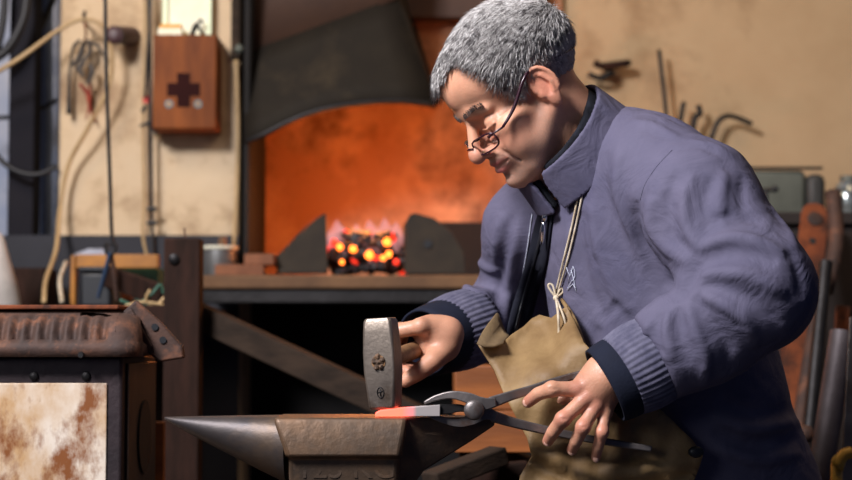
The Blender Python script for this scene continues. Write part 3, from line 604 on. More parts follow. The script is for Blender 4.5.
o = obj('bent_pipe', tube([P(833, 192, 3.75), P(836, 228, 3.72), P(835, 252, 3.70), P(826, 290, 3.66), P(816, 322, 3.62), PZ(735, 0.0, 3.30)], [.017]*6, 14, 4), M_rust, ang=0); tag(o, 'reddish bent iron pipe just right of the flat bar', 'pipe')
t0, b0 = P(843, 332, 3.1), PZ(752, 0.0, 2.95); o = obj('grey_pipe', tube([t0, b0], .0235, 20), mat('grey_iron_pipe', (92, 84, 86), (70, 62, 64), 12, .55, .4, .3), ang=40); tag(o, 'thick grey iron pipe leaning in the lower right corner', 'pipe')
t0, b0 = P(803, 285, 3.85), PZ(760, 0.0, 3.45); o = obj('yellow_rod', tube([t0, b0], .0075, 10), mat('ochre_rod', (200, 138, 62), (170, 110, 50), 10, .6)); tag(o, 'thin ochre rod between the elbow and the dark bar', 'rod')
t0, b0 = P(792, 300, 3.96), PZ(780, 0.0, 3.72); o = obj('red_board', beam(t0, b0, .045, .014, up=(0, 1, 0)), M_rustred, bevel=.002, smooth=False); tag(o, 'orange brown board leaning behind the ochre rod', 'board')
t0, b0 = P(826, 262, 3.45), PZ(765, 0.0, 3.10); o = obj('black_bar', tube([t0, b0], .014, 10), M_iron, ang=40); tag(o, 'slim black bar leaning between flat bar and grey pipe', 'bar')
t0, b0 = P(843, 306, 3.5), PZ(800, 0.0, 3.38); o = obj('red_bar', beam(t0, b0, .028, .012, up=(0, 1, 0)), M_rustred, bevel=.002, smooth=False); tag(o, 'short orange red bar end above the thick grey pipe', 'bar')
t0, b0 = P(858, 318, 3.0), PZ(826, 0.0, 2.88); o = obj('steel_strip', beam(t0, b0, .03, .005, up=(0, 1, 0)), M_steel, bevel=.001, smooth=False); tag(o, 'dull steel strip at the right edge beside the thick grey pipe', 'strip')
o = obj('curved_bar', tube([P(852, 452, 2.9), P(843, 456, 2.9), P(838, 468, 2.9), P(836, 500, 2.9), PZ(830, 0, 2.85)], .010, 10, 4), mat('yellow_grip', (206, 160, 60), None, 8, .5), ang=0); tag(o, 'yellow curved bar in the lower right corner', 'bar')
o = obj('iron_poker', [tube([P(806, 434, 3.2), PZ(800, 0, 3.25)], .009, 10), ball(P(806, 434, 3.2), .017)], M_rust, ang=0); tag(o, 'rust brown poker with a rounded end right of the man\'s hip', 'poker')
ft = empty('glass_jar', P(849, 208, 4.2)*[1, 1, 0]+[0, 0, zc0+.0006]); tag(ft, 'shiny glass jar glinting at the right edge on the cabinet', 'jar')
M_jar = mat('jar_glass', (170, 180, 180), (90, 90, 84), 60, .12, .6)
zj = P(849, 182, 4.2)[2]-zc0; obj('jar_body', lathe([(.035, 0), (.040, .01), (.040, zj*.7), (.030, zj*.9), (.024, zj)], P(849, 208, 4.2)*[1, 1, 0]+[0, 0, zc0+.0006], n=20), M_jar, ft)
obj('jar_neck', lathe([(.022, zj+.001), (.022, zj+.014)], P(849, 208, 4.2)*[1, 1, 0]+[0, 0, zc0+.0006], n=16), M_zinc, ft)

GR = {'brick': 'fire bricks on the hearth', 'fire_plate': 'iron plates beside the fire', 'hose': 'black hoses and cables around the beam', 'iron_rod': 'iron rods standing behind the shoulder', 'wall_hook': 'hooks on the wall behind the nape',
      'hanging_cable': 'cables hanging beside the first aid box', 'cable_connector': 'clamps on the hanging cable', 'timber_offcut': 'timber offcuts on the trestle', 'wire_coil': 'loose wires on the bench'}
for o in list(bpy.data.objects):
    k = o.name.split('.')[0]
    if k in GR and o.parent is None: o['group'] = GR[k]
# ================================================================ the smith
FW = np.array([-.8, -.6, 0]); LF = np.array([.6, -.8, 0])
UPT = nrm(np.array([0, 0, 1])+.22*FW); FWT = np.cross(UPT, LF)*-1
if FWT@FW < 0: FWT = -FWT
RT = np.stack([LF, FWT, UPT], 1)
# head frame
HYAW = math.radians(17); HP = math.radians(39)
hd = np.array([-math.cos(HYAW), -math.sin(HYAW), 0]); HFv = math.cos(HP)*hd+math.sin(HP)*np.array([0, 0, -1]); HU = math.cos(HP)*np.array([0, 0, 1])+math.sin(HP)*hd
HL = np.cross(HU, HFv)*1.0
HL = -HL if HL[1] > 0 else HL
HC = P(518, 88, 2.42); RH = np.stack([HL, HFv, HU], 1)
def HW(v): return HC+np.asarray(v, float)@RH.T      # head local -> world

man = empty('person', (.36, 2.50, 0))
tag(man, 'grey haired man in spectacles, grey blue work jacket and leather apron, hammering at the anvil', 'person')

# ---- head (local: x towards his left ear, y forward, z up)
def head_sdf(q):
    p = q.copy(); sx = p[:, 0].copy(); p[:, 0] = np.abs(p[:, 0])
    d = ell(p, (0, -.013, .036), (.0745, .096, .080))
    d = smin(d, ell(p, (0, .041, .044), (.061, .056, .050)), .02)
    d = smin(d, ell(p, (0, .036, -.032), (.057, .048, .066)), .02)
    d = smin(d, ell(p, (0, .030, -.074), (.052, .052, .032)), .02)
    d = smin(d, cone(p, (.056, .0, -.045), (.030, .062, -.090), .014, .014), .02)      # jaw line
    d = smin(d, ell(p, (0, .078, -.097), (.021, .021, .017)), .016)                     # chin
    d = smin(d, ell(p, (.0, .05, -.100), (.036, .034, .018)), .02)                      # under the chin
    d = smin(d, ell(p, (.042, .054, -.026), (.023, .026, .018)), .014)                  # cheekbone
    d = smin(d, ell(p, (.037, .060, -.055), (.022, .022, .024)), .016)                  # smiling cheek
    d = smin(d, ell(p, (0, .074, -.060), (.028, .024, .026)), .014)                     # muzzle
    d = smin(d, poly(p, [(0, .088, .016), (.022, .086, .016), (.042, .072, .010)], [.006, .008, .006]), .012)   # brow
    e = ell(p, (.032, .098, -.010), (.020, .018, .014)); d = smax(d, -e, .012)          # eye socket
    d = smax(d, -ell(p, (.013, .099, -.004), (.006, .012, .012)), .008)
    d = smin(d, ell(p, (.032, .071, -.010), (.0150, .0135, .0125)), .004)               # lids over the eyeball
    slit = poly(p, [(.018, .086, -.016), (.032, .0885, -.0185), (.045, .079, -.0155)], .0010); d = smax(d, -slit, .0012)
    d = smin(d, poly(p, [(.017, .086, -.013), (.032, .0865, -.0145), (.046, .077, -.012)], .0014), .003)
    bag = poly(p, [(.018, .085, -.024), (.032, .084, -.029), (.046, .074, -.024)], .0015); d = smin(d, bag, .006)
    nose = poly(p, [(0, .086, .006), (0, .097, -.012), (0, .109, -.034)], [.0075, .0082, .0105])
    nose = smin(nose, ell(p, (0, .1105, -.040), (.0125, .0115, .0108)), .008)
    nose = smin(nose, ell(p, (.0125, .0965, -.0425), (.0075, .0105, .0080)), .005)
    d = smin(d, nose, .009)
    d = smax(d, -ell(p, (.0065, .101, -.0515), (.0035, .0055, .0035)), .003)            # nostril
    d = smax(d, -poly(p, [(.020, .0985, -.036), (.0215, .090, -.047)], .0012), .004)    # wing crease
    d = smax(d, -poly(p, [(.023, .092, -.044), (.032, .083, -.060), (.037, .074, -.076)], .0016), .007)   # smile fold
    d = smax(d, -poly(p, [(.044, .070, -.052), (.047, .061, -.070), (.044, .056, -.084)], .0012), .006)
    d = smin(d, poly(p, [(0, .0975, -.0625), (.011, .0955, -.0625), (.025, .083, -.0645)], [.0042, .0042, .002]), .004)    # upper lip
    d = smin(d, poly(p, [(0, .0960, -.0755), (.011, .0940, -.0750), (.023, .084, -.0700)], [.0056, .0054, .0025]), .004)   # lower lip
    d = smax(d, -poly(p, [(0, .103, -.0690), (.013, .099, -.0688), (.027, .085, -.0660)], [.0022, .0020, .0010]), .0015)   # mouth
    d = smax(d, -ell(p, (0, .100, -.0865), (.014, .008, .0045)), .008)                  # dimple above chin
    for k, (z, y) in enumerate(((.040, .092), (.052, .090), (.030, .094))):
        d = smax(d, -poly(p, [(0, y, z), (.025, y-.007, z+.001), (.043, y-.022, z-.003)], .0003), .0016)   # brow lines
    for z0, z1 in ((-.004, .006), (-.010, -.010), (-.015, -.024)):
        d = smax(d, -poly(p, [(.052, .066, z0), (.060, .048, z1)], .0007), .003)        # crow's feet
    # ear
    a = math.radians(24); er = np.array([[math.cos(a), math.sin(a), 0], [-math.sin(a), math.cos(a), 0], [0, 0, 1.]]).T
    t = math.radians(-14); tilt = np.array([[1, 0, 0], [0, math.cos(t), -math.sin(t)], [0, math.sin(t), math.cos(t)]]); er = er@tilt
    ec = np.array([.0770, -.006, -.012])
    def el(x, y, z): return ec+er@np.array([x, y, z])
    ear = ell(p, el(0, 0, .004), (.0050, .0185, .0270), er)
    ear = smin(ear, ell(p, el(-.001, .006, -.024), (.0045, .0085, .0110), er), .008)
    ear = smax(ear, -ell(p, el(.0065, .002, .003), (.0070, .0125, .0185), er), .003)
    rim = [el(.002+.0015*math.sin(q_), .0165*math.cos(q_)-.001, .005+.0245*math.sin(q_)) for q_ in np.linspace(math.radians(-5), math.radians(235), 12)]
    ear = smin(ear, poly(p, rim, .0032), .002)
    ear = smin(ear, poly(p, [el(.003, -.006, .014), el(.003, -.0085, -.002), el(.003, -.002, -.014)], .0022), .003)
    ear = smin(ear, ell(p, el(.002, .014, -.006), (.003, .004, .006), er), .003)
    ear = smin(ear, ell(p, el(-.008, .010, .0), (.010, .012, .020), er), .006)
    d = smin(d, ear, .005)
    return d
CB = P(577, 150, 2.46); AXC = nrm((-.68, -.30, .62)); YK = P(617, 158, 2.46)
NB = (CB-AXC*.035-HC)@RH     # neck base in head space
NT = np.array([0, -.022, -.035])
def neckhead(q):
    d = head_sdf(q)
    n = cone(q, NT, NB, .057, .066)
    n = smin(n, cone(q, (0, .03, -.085), NB+np.array([0, .045, .01]), .030, .040), .03)
    n = smin(n, poly(q, [(-.05, -.01, -.045), NB+np.array([-.02, .045, 0])], .014), .015)
    n = smin(n, poly(q, [(.05, -.01, -.045), NB+np.array([.02, .045, 0])], .014), .015)
    for s_, o_ in ((0, 0), (.012, -.012)):
        n = smax(n, -poly(q, [(.058, .0+o_, -.075-s_), (.045, .035+o_, -.112-s_), (.02, .05+o_, -.125-s_)], .0012), .006)
    return smin(d, n, .016)
Vh, Qh = nets(neckhead, (-.10, -.125, -.20), (.10, .135, .13), .00165)
# colouring by place on the face
p = Vh.copy(); ax_ = np.abs(p[:, 0])
def gau(c, r): return np.exp(-(((np.stack([ax_, p[:, 1], p[:, 2]], 1)-np.array(c))/np.array(r))**2).sum(1))
skin = np.tile(np.array([.68, .335, .205]), (len(p), 1))
red = .85*gau((0, .110, -.040), (.018, .018, .016))+.65*gau((.042, .062, -.040), (.022, .03, .02))+.8*gau((.078, -.006, -.012), (.012, .03, .04))
stub = np.clip(gau((.0, .088, -.088), (.04, .035, .034))*1.3+gau((.04, .05, -.085), (.03, .04, .028))+.8*gau((0, .098, -.056), (.03, .016, .006))+.6*gau((.06, .02, -.06), (.02, .025, .03)), 0, 1)
lips = np.clip(gau((.006, .097, -.0635), (.02, .012, .0035))+gau((.006, .096, -.0755), (.018, .012, .0045)), 0, 1)
def mixc(a, c, w): return a*(1-w[:, None])+np.array(c)*w[:, None]
sk = mixc(skin, [.62, .20, .13], np.clip(red, 0, 1)*.75); sk = mixc(sk, [.32, .24, .21], stub*.45*rng.uniform(.6, 1.2, len(p))); sk = mixc(sk, [.62, .15, .14], lips)
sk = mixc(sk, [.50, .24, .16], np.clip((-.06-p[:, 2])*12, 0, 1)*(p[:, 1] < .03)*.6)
VhW = HC+Vh@RH.T

# ---- torso, arms (world)
CH = P(645, 243, 2.47); BE = P(668, 405, 2.51); HIP = P(708, 500, 2.55)
SL = P(696, 203, 2.31); EL = P(752, 290, 2.23); WL = P(606, 378, 2.262)
SR = P(528, 228, 2.60); ER = P(515, 312, 2.72); WR = P(447, 336, 2.56)
SHL = P(656, 172, 2.37); SHR = P(560, 175, 2.57); NBW = HC+NB@RH.T
def torso(p):
    d = ell(p, CH, (.180, .128, .185), RT)
    d = smin(d, ell(p, BE, (.190, .155, .20), RT), .10)
    d = smin(d, ell(p, HIP, (.185, .150, .16), RT), .06)
    d = smin(d, cone(p, YK, SHL, .066, .068), .05)
    d = smin(d, cone(p, YK+np.array([-.02, .02, -.02]), SHR, .055, .060), .05)
    return d
def px(*a): return [tuple(v) for v in a]
def groove(pts, f, r, sink=0.):
    return snap(pts, f, sink), r
CL0, CL1 = P(651, 361, 2.268), P(622, 377, 2.262); AXL = nrm(CL1-CL0).astype(np.float32); CR0, CR1 = P(470, 327, 2.60), P(442, 337, 2.555); AXR = nrm(CR1-CR0).astype(np.float32); CL0 = CL0.astype(np.float32); CR0 = CR0.astype(np.float32)
def arms(p):
    p = np.asarray(p)
    a = smin(cone(p, SHL, SL, .072, .082), cone(p, SL, EL, .082, .076), .03)
    a = smin(a, ell(p, P(764, 291, 2.24), (.058, .05, .060)), .03)
    a = smin(a, cone(p, EL, P(655, 358, 2.268), .078, .061), .025)
    a = smin(a, ell(p, P(700, 345, 2.25), (.07, .055, .052)), .03)
    a = smax(a, (p-CL0)@AXL, .008)
    b = smin(cone(p, SHR, SR, .058, .064), cone(p, SR, ER, .064, .066), .03)
    b = smin(b, cone(p, ER, P(462, 330, 2.585), .064, .058), .02)
    b = smax(b, (p-CR0)@AXR, .008)
    return np.minimum(a, b), a, b
def jbase(p):
    t = torso(p); _, a, b = arms(p)
    d = smin(t, a, .016); return smin(d, b, .016)
FOLDS = []   # polyline, height, width: ridges (+) and grooves (-) of the cloth, fading out at both ends
def fold(pts, A, w, n=5):
    q = catmull([np.array(v, float) for v in pts], n) if len(pts) > 2 else np.array(pts, float)
    FOLDS.append((snap(q, jbase, 0.0), A*.0015 if A > 0 else A*.0019, w*.00078))
for pts, A, w in (
    ([(676, 146), (660, 164), (646, 184), (636, 210)], -3.5, 6), ([(668, 156), (654, 172), (640, 196)], 3, 8),
    ([(672, 150), (700, 147), (724, 158)], -2.5, 5), ([(690, 140), (716, 146), (738, 162)], 2.5, 9),
    # sunk line from armpit round under the sleeve
    ([(636, 200), (634, 225), (645, 252), (660, 278), (680, 300)], -13, 13), ([(652, 196), (650, 222), (664, 246), (690, 262)], 9, 13),
    ([(606, 150), (602, 190), (618, 236), (638, 276), (652, 304)], -9, 11), ([(618, 150), (618, 195), (634, 240), (648, 268)], 7, 12),
    ([(590, 200), (596, 240), (610, 280), (626, 312)], 5, 12), ([(580, 210), (580, 250), (590, 290), (606, 322)], -6, 10),
    ([(570, 222), (568, 255), (574, 290)], 4, 10),
    # drapes down the upper arm
    ([(680, 168), (668, 200), (672, 232), (690, 256)], -7, 8), ([(694, 172), (684, 204), (690, 234), (704, 252)], 7, 9),
    ([(712, 176), (704, 206), (708, 236)], -6, 8), ([(726, 170), (720, 200), (724, 228)], 6, 10), ([(744, 174), (742, 200), (748, 224)], -5, 9),
    # creases radiating from the crook of the elbow
    ([(692, 266), (716, 256), (744, 254), (778, 262)], -13, 9), ([(700, 248), (728, 238), (758, 242), (786, 254)], 10, 11),
    ([(700, 228), (730, 216), (764, 222)], -6, 10),
    ([(698, 262), (688, 282), (676, 302)], -13, 9), ([(698, 276), (724, 272), (756, 278), (788, 296)], 9, 10),
    ([(702, 284), (730, 290), (760, 304), (782, 326)], -9, 9), ([(700, 294), (722, 304), (746, 322), (758, 348)], 8, 10),
    ([(694, 296), (708, 318), (726, 344), (730, 374)], -7, 9), ([(686, 302), (694, 328), (706, 360), (704, 390)], 6, 9),
    ([(680, 306), (680, 334), (690, 366)], -6, 8), ([(670, 308), (666, 332), (674, 362)], 5, 8), ([(660, 312), (656, 334), (662, 356)], -4.5, 7), ([(650, 318), (645, 336), (650, 350)], 3.5, 7),
    ([(790, 250), (800, 275), (802, 300)], -4, 10), ([(772, 200), (786, 226), (796, 250)], 4, 12),
    ([(640, 108), (664, 114), (690, 128)], -4, 9), ([(630, 120), (656, 126), (680, 140)], 3.5, 9),
    # far sleeve and the front edge
    ([(502, 214), (495, 240), (496, 266)], 5, 10), ([(512, 214), (506, 245), (500, 280), (496, 306)], -8, 9),
    ([(466, 270), (478, 282), (496, 288)], -7, 7), ([(474, 258), (486, 268), (500, 272)], 6, 8),
    ([(450, 290), (466, 298), (486, 302)], -6, 7), ([(458, 280), (472, 290), (490, 294)], 6, 7), ([(442, 302), (456, 312), (474, 316)], -5, 7),
    ([(522, 210), (514, 250), (508, 290), (504, 330)], 5, 11),
    # lower body behind the arm
    ([(716, 400), (752, 412), (800, 408)], -9, 9), ([(712, 416), (752, 428), (800, 422)], 8, 9), ([(712, 432), (750, 444), (800, 438)], -9, 9), ([(716, 448), (760, 460), (802, 452)], 8, 10),
    ([(598, 326), (594, 350)], -5, 9), ([(612, 300), (628, 322), (640, 330)], -6, 10)):
    fold(pts, A, w)
HEM = .66
def jacket(p):
    d = jbase(p)
    for q, A, w in FOLDS:
        lo = q.min(0)-2.6*w; hi = q.max(0)+2.6*w
        i = np.where(((p > lo) & (p < hi)).all(1))[0]
        if not len(i): continue
        pp = p[i]; best = np.full(len(i), 9., np.float32); tt = np.zeros(len(i), np.float32); n = len(q)
        for j in range(n-1):
            a = q[j].astype(np.float32); ba = (q[j+1]-q[j]).astype(np.float32); t = np.clip(((pp-a)@ba)/float(ba@ba+1e-12), 0, 1)
            e = ((pp-a-t[:, None]*ba)**2).sum(1); m_ = e < best; best[m_] = e[m_]; tt[m_] = (j+t[m_])/(n-1)
        d[i] -= A*np.clip(np.sin(math.pi*tt), 1e-4, 1)**.7*(np.exp(-best/w**2) if A > 0 else np.exp(-(best/w**2)**.62))
    d = d+.0008*np.sin(p[:, 0]*41+2.1*np.sin(p[:, 2]*33))*np.sin(p[:, 2]*37+1.7*np.sin(p[:, 1]*39))+.0004*np.sin(p[:, 0]*140+2*np.sin(p[:, 2]*97))*np.sin(p[:, 2]*118+p[:, 1]*90)
    return np.maximum(d, HEM-p[:, 2]).astype(np.float32)
Vj, Qj = nets(jacket, (-.06, 2.05, .63), (.66, 2.88, 1.37),   .0034)
jk = obj('jacket', (Vj, Qj), M_jacket, man, ang=0)
jk['label'] = 'grey blue cotton work jacket with a dark zip and knitted cuffs'

# ---- trunk, legs and arms of the body under the clothes
def limb(p):
    d = torso(p)+.022; aa, a, b = arms(p)
    d = smin(d, a+.022, .02); d = smin(d, b+.020, .02)
    return np.maximum(d, .70-p[:, 2])
KL = np.array([.34, 2.22, .42]); KR = np.array([.22, 2.52, .42]); AL = np.array([.42, 2.32, .09]); AR = np.array([.30, 2.60, .09])
HL_ = HIP+LF*.09-np.array([0, 0, .06]); HR_ = HIP-LF*.09-np.array([0, 0, .06])
def legs(p):
    d = ell(p, HIP+np.array([0, 0, -.03]), (.165, .135, .14), RT)
    for a, b, c in ((HL_, KL, AL), (HR_, KR, AR)):
        d = smin(d, cone(p, a, b, .085, .060), .03); d = smin(d, cone(p, b, c, .058, .040), .02)
    return d
def trousers(p):
    d = legs(p)-.014+.003*np.sin(p[:, 2]*60+3*np.sin(p[:, 0]*30)); d = np.maximum(d, p[:, 2]-.80); return np.maximum(d, .10-p[:, 2])
Vt, Qt = nets(trousers, (.0, 2.05, .08), (.68, 2.85, .82), .010)
obj('trousers', (Vt, Qt), M_trouser, man, ang=0)
def body_low(p): return smin(limb(p), legs(p), .03)
Vb, Qb = nets(body_low, (-.06, 2.02, .05), (.66, 2.88, 1.40), .010)

# ---- hands
def hand_left(p):
    W = WL; K = {}
    knuck = [P(577, 389, 2.256), P(586, 398, 2.254), P(596, 405, 2.256), P(605, 411, 2.262)]
    d = cone(p, P(640, 352, 2.272), W, .030, .026)
    d = smin(d, cone(p, W, P(596, 390, 2.262), .024, .021), .02)
    for i, k in enumerate(knuck):
        d = smin(d, cone(p, W+np.array([-.006+.004*i, 0, .014-.008*i]), k+np.array([0, .006, 0]), .0165, .0112), .012)
    fing = [([knuck[0], P(552, 389, 2.250), P(538, 394, 2.262), P(528, 402, 2.276)], [.0105, .0098, .0092, .0080]),
            ([knuck[1], P(563, 419, 2.244), P(553, 432, 2.258), P(548, 441, 2.274)], [.0105, .0096, .0088, .0076]),
            ([knuck[2], P(583, 427, 2.244), P(576, 441, 2.256), P(572, 450, 2.272)], [.0100, .0092, .0084, .0073]),
            ([knuck[3], P(602, 432, 2.250), P(598, 447, 2.260), P(596, 457, 2.272)], [.0088, .0080, .0074, .0065])]
    for pts, r in fing:
        f = poly(p, pts, r)
        f = smin(f, ell(p, pts[1], (.0108*r[1]/.0096,)*3), .004)       # knuckle swell
        f = smax(f, -poly(p, [pts[1]+np.array([-.006, -.0108, .0]), pts[1]+np.array([.006, -.0108, .001])], .0006), .002)
        d = smin(d, f, .0035)
        d = smin(d, ell(p, pts[0]+np.array([0, -.003, 0]), (.0095, .0085, .0095)), .006)
    for i in range(4):   # tendons
        d = smin(d, poly(p, [W+np.array([-.004+.004*i, -.018, .010-.007*i]), knuck[i]+np.array([0, -.0055, 0])], .0018), .007)
    th = poly(p, [W+np.array([-.004, .012, .012]), P(590, 392, 2.300), P(572, 396, 2.322), P(556, 402, 2.322)], [.017, .0135, .011, .009])
    return smin(d, th, .008)
Vl, Ql = nets(hand_left, P(520, 470, 2.22)-np.array([.02, .02, .03]), np.array([.36, 2.36, P(640, 330, 2.3)[2]+.03]), .0016)
# right fist around the hammer handle
HH = P(381, 363, 2.28); HG = P(414, 352, 2.445); HA = nrm(HG-HH)          # handle line
wv = P(464, 334, 2.57)-HG; wv = nrm(wv-HA*(wv@HA)); nv = np.cross(HA, wv); nv = nv if nv[2] > 0 else -nv
def G(a, w, n): return HG+HA*a+wv*w+nv*n
def hand_right(p):
    d = cone(p, WR+np.array([.03, .04, .0]), WR, .030, .027)
    d = smin(d, cone(p, WR, G(.006, .042, .010), .025, .024), .02)
    for i in range(4):
        a = -.031+.0195*i; r = (.0108, .0110, .0104, .0092)[i]
        k = G(a, .031, .030)
        d = smin(d, cone(p, G(.004, .055, .008), k, .017, .0115), .014)
        d = smin(d, ell(p, k, (.0125, .0115, .0115)), .005)
        f = poly(p, [k, G(a-.002, -.008, .036), G(a-.003, -.028, .010), G(a-.001, -.021, -.018), G(a, -.004, -.026)], [r, r*.97, r*.92, r*.86, r*.78])
        f = smin(f, ell(p, G(a-.002, -.010, .0365), (r*1.1,)*3), .004)
        d = smin(d, f, .0028)
    d = smin(d, cone(p, G(.0, .040, -.004), G(.0, .030, .0), .026, .026), .014)
    th = poly(p, [G(-.004, .048, -.010), G(-.034, .030, -.022), G(-.050, .008, -.030), G(-.052, -.012, -.034)], [.019, .0145, .0118, .0098])
    d = smin(d, th, .006)
    hole = cone(p, G(-.2, 0, 0), G(.2, 0, 0), .0125, .0125)
    return smax(d, -hole, .003)
Vr, Qr = nets(hand_right, HG-np.array([.09, .12, .085]), HG+np.array([.14, .16, .09]), .0017)
def attrcol(n, c, v): 
    return np.tile(np.array(c), (n, 1))*(1+v*rng.uniform(-1, 1, (n, 1)))
def handcol(V, tips):
    c = attrcol(len(V), [.58, .285, .175], .02); w = np.zeros(len(V))
    for t, r in tips: w = np.maximum(w, np.exp(-((V-t)**2).sum(1)/r**2))
    return mixc(c, [.55, .19, .13], w*.7)
tl = [(P(*a), .013) for a in ((528, 402, 2.27), (548, 441, 2.27), (572, 450, 2.27), (596, 457, 2.27), (563, 419, 2.24), (583, 427, 2.24), (602, 432, 2.25), (577, 389, 2.25), (586, 398, 2.25), (596, 405, 2.25))]
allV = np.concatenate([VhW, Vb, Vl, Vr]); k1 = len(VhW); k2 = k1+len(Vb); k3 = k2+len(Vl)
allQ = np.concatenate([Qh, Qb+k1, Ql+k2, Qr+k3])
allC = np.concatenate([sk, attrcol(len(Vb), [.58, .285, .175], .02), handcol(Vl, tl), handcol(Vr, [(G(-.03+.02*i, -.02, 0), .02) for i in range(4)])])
M_skin = bpy.data.materials.new('skin'); M_skin.use_nodes = True
nt = M_skin.node_tree; b = nt.nodes['Principled BSDF']; at_ = nt.nodes.new('ShaderNodeAttribute'); at_.attribute_name = 'tone'
nz = nt.nodes.new('ShaderNodeTexNoise'); nz.inputs['Scale'].default_value = 28; nz.inputs['Detail'].default_value = 6
tc = nt.nodes.new('ShaderNodeTexCoord'); nt.links.new(tc.outputs['Object'], nz.inputs[0])
mr = nt.nodes.new('ShaderNodeMapRange'); mr.inputs[1].default_value = .3; mr.inputs[2].default_value = .7; mr.inputs[3].default_value = .84; mr.inputs[4].default_value = 1.12
nt.links.new(nz.outputs[0], mr.inputs[0]); ml = nt.nodes.new('ShaderNodeVectorMath'); ml.operation = 'SCALE'
nt.links.new(at_.outputs['Color'], ml.inputs[0]); nt.links.new(mr.outputs[0], ml.inputs['Scale']); nt.links.new(ml.outputs[0], b.inputs['Base Color'])
b.inputs['Roughness'].default_value = .46; b.inputs['Subsurface Weight'].default_value = .12; b.inputs['Subsurface Radius'].default_value = (.6, .25, .15); b.inputs['Subsurface Scale'].default_value = .008
nb_ = nt.nodes.new('ShaderNodeTexNoise'); nb_.inputs['Scale'].default_value = 420; nt.links.new(tc.outputs['Object'], nb_.inputs[0])
bp = nt.nodes.new('ShaderNodeBump'); bp.inputs['Strength'].default_value = .35; bp.inputs['Distance'].default_value = .0012; nt.links.new(nb_.outputs[0], bp.inputs['Height']); nt.links.new(bp.outputs[0], b.inputs['Normal'])
bd = obj('body', (allV, allQ), M_skin, man, ang=0)
ca = bd.data.color_attributes.new('tone', 'FLOAT_COLOR', 'POINT'); ca.data.foreach_set('color', np.concatenate([allC, np.ones((len(allC), 1))], 1).ravel().astype(np.float32))

# fingernails
M_nail = mat('fingernail', (226, 176, 152), None, 8, .3)
for t_, d_ in (((528, 402, 2.276), (-.6, -.72, -.3)), ((548, 441, 2.274), (-.35, -.86, -.35)), ((572, 450, 2.272), (-.25, -.88, -.4)), ((596, 457, 2.272), (-.15, -.9, -.4))):
    c = P(*t_)+nrm(d_)*.0062; a = nrm(d_); l_ = nrm(np.cross(a, (0, .3, 1)))
    obj('fingernail', ball(c, (.0042, .0055, .0018), 10, 6, R=np.stack([l_, np.cross(a, l_), a])), M_nail, bd, ang=0)
# eyeballs and eyebrows
M_eye = mat('eye_white', (225, 218, 210), None, 8, .2); M_brow = mat('dark_grey_brow', (84, 74, 70), (120, 108, 102), 60, .8)
for s in (-1, 1):
    obj('eyeball', ball(HW((.032*s, 0.0715, -.0105)), .0122, 16, 12), M_eye, bd, ang=0)
    gs = []
    for _ in range(170):
        t = rng.uniform(); x = .010+.038*t; y = .0965-.020*t**1.8; z = .0150+.006*math.sin(t*2.6)+rng.uniform(-.0035, .0035)
        a = np.array([x*s, y-.001, z]); e = a+np.array([s*.006*rng.uniform(.5, 1.2), .0015, rng.uniform(-.002, .003)])
        gs.append(tube([HW(a), HW((a+e)/2+np.array([0, .0012, 0])), HW(e)], [.0005, .0004, .0001], 3))
    obj('eyebrow', gs, M_brow, bd, ang=0)

# ---- hair: short strands rooted on the scalp
hl_y = np.array([-.115, -.085, -.055, -.03, -.01, .005, .020, .035, .045, .054, .060, .068, .090]); hl_z = np.array([-.052, -.048, -.034, -.014, .002, .010, -.004, -.002, .030, .066, .086, .094, .100])
def hairmask(V):
    zl = np.interp(V[:, 1], hl_y, hl_z); zl = zl+.006*np.sin(V[:, 0]*160)*0
    zl = np.where(V[:, 1] > .05, zl+-.022*np.clip((.035-V[:, 0])/.02, 0, 1), zl)
    return (V[:, 2]-zl)
def scalp(q):
    p2 = q.copy(); p2[:, 0] = np.abs(p2[:, 0])
    d = ell(p2, (0, -.013, .036), (.0745, .096, .080)); d = smin(d, ell(p2, (0, .041, .044), (.061, .056, .050)), .02)
    return smin(d, ell(p2, (0, .036, -.032), (.057, .048, .066)), .02)
def cap(q):
    d = scalp(q)-.0045-.0012*np.sin(q[:, 0]*260+3*np.sin(q[:, 1]*120))*np.sin(q[:, 1]*210)
    m_ = hairmask(q); return smax(d, -m_*.8+.004, .004)
Vc, Qc = nets(cap, (-.09, -.126, -.08), (.09, .115, .135), .0028)
M_hair = mat('grey_hair', (166, 160, 156), (226, 222, 218), 150, .5, 0, 0, 60, (104, 98, 96), 60, (.52, .62), coord='Object')
M_scalp = mat('scalp_hair_base', (160, 153, 149), (132, 125, 121), 90, .8)
gV = []; gF = []; k = 0
cand = Vh[(hairmask(Vh) > .001) & (Vh[:, 2] > -.06)]
gx = np.stack([scalp((cand+np.eye(3)[i]*.001).astype(np.float64))-scalp((cand-np.eye(3)[i]*.001).astype(np.float64)) for i in range(3)], 1)
nn = gx/np.linalg.norm(gx, axis=1)[:, None]; sc_ = scalp(cand); onsc = (np.abs(sc_) < .004) | ((sc_ < .02) & (sc_ > -.004) & (cand[:, 1] < -.03)); cand, nn = (cand-nn*sc_[:, None])[onsc], nn[onsc]
ii = rng.integers(0, len(cand), 21000)
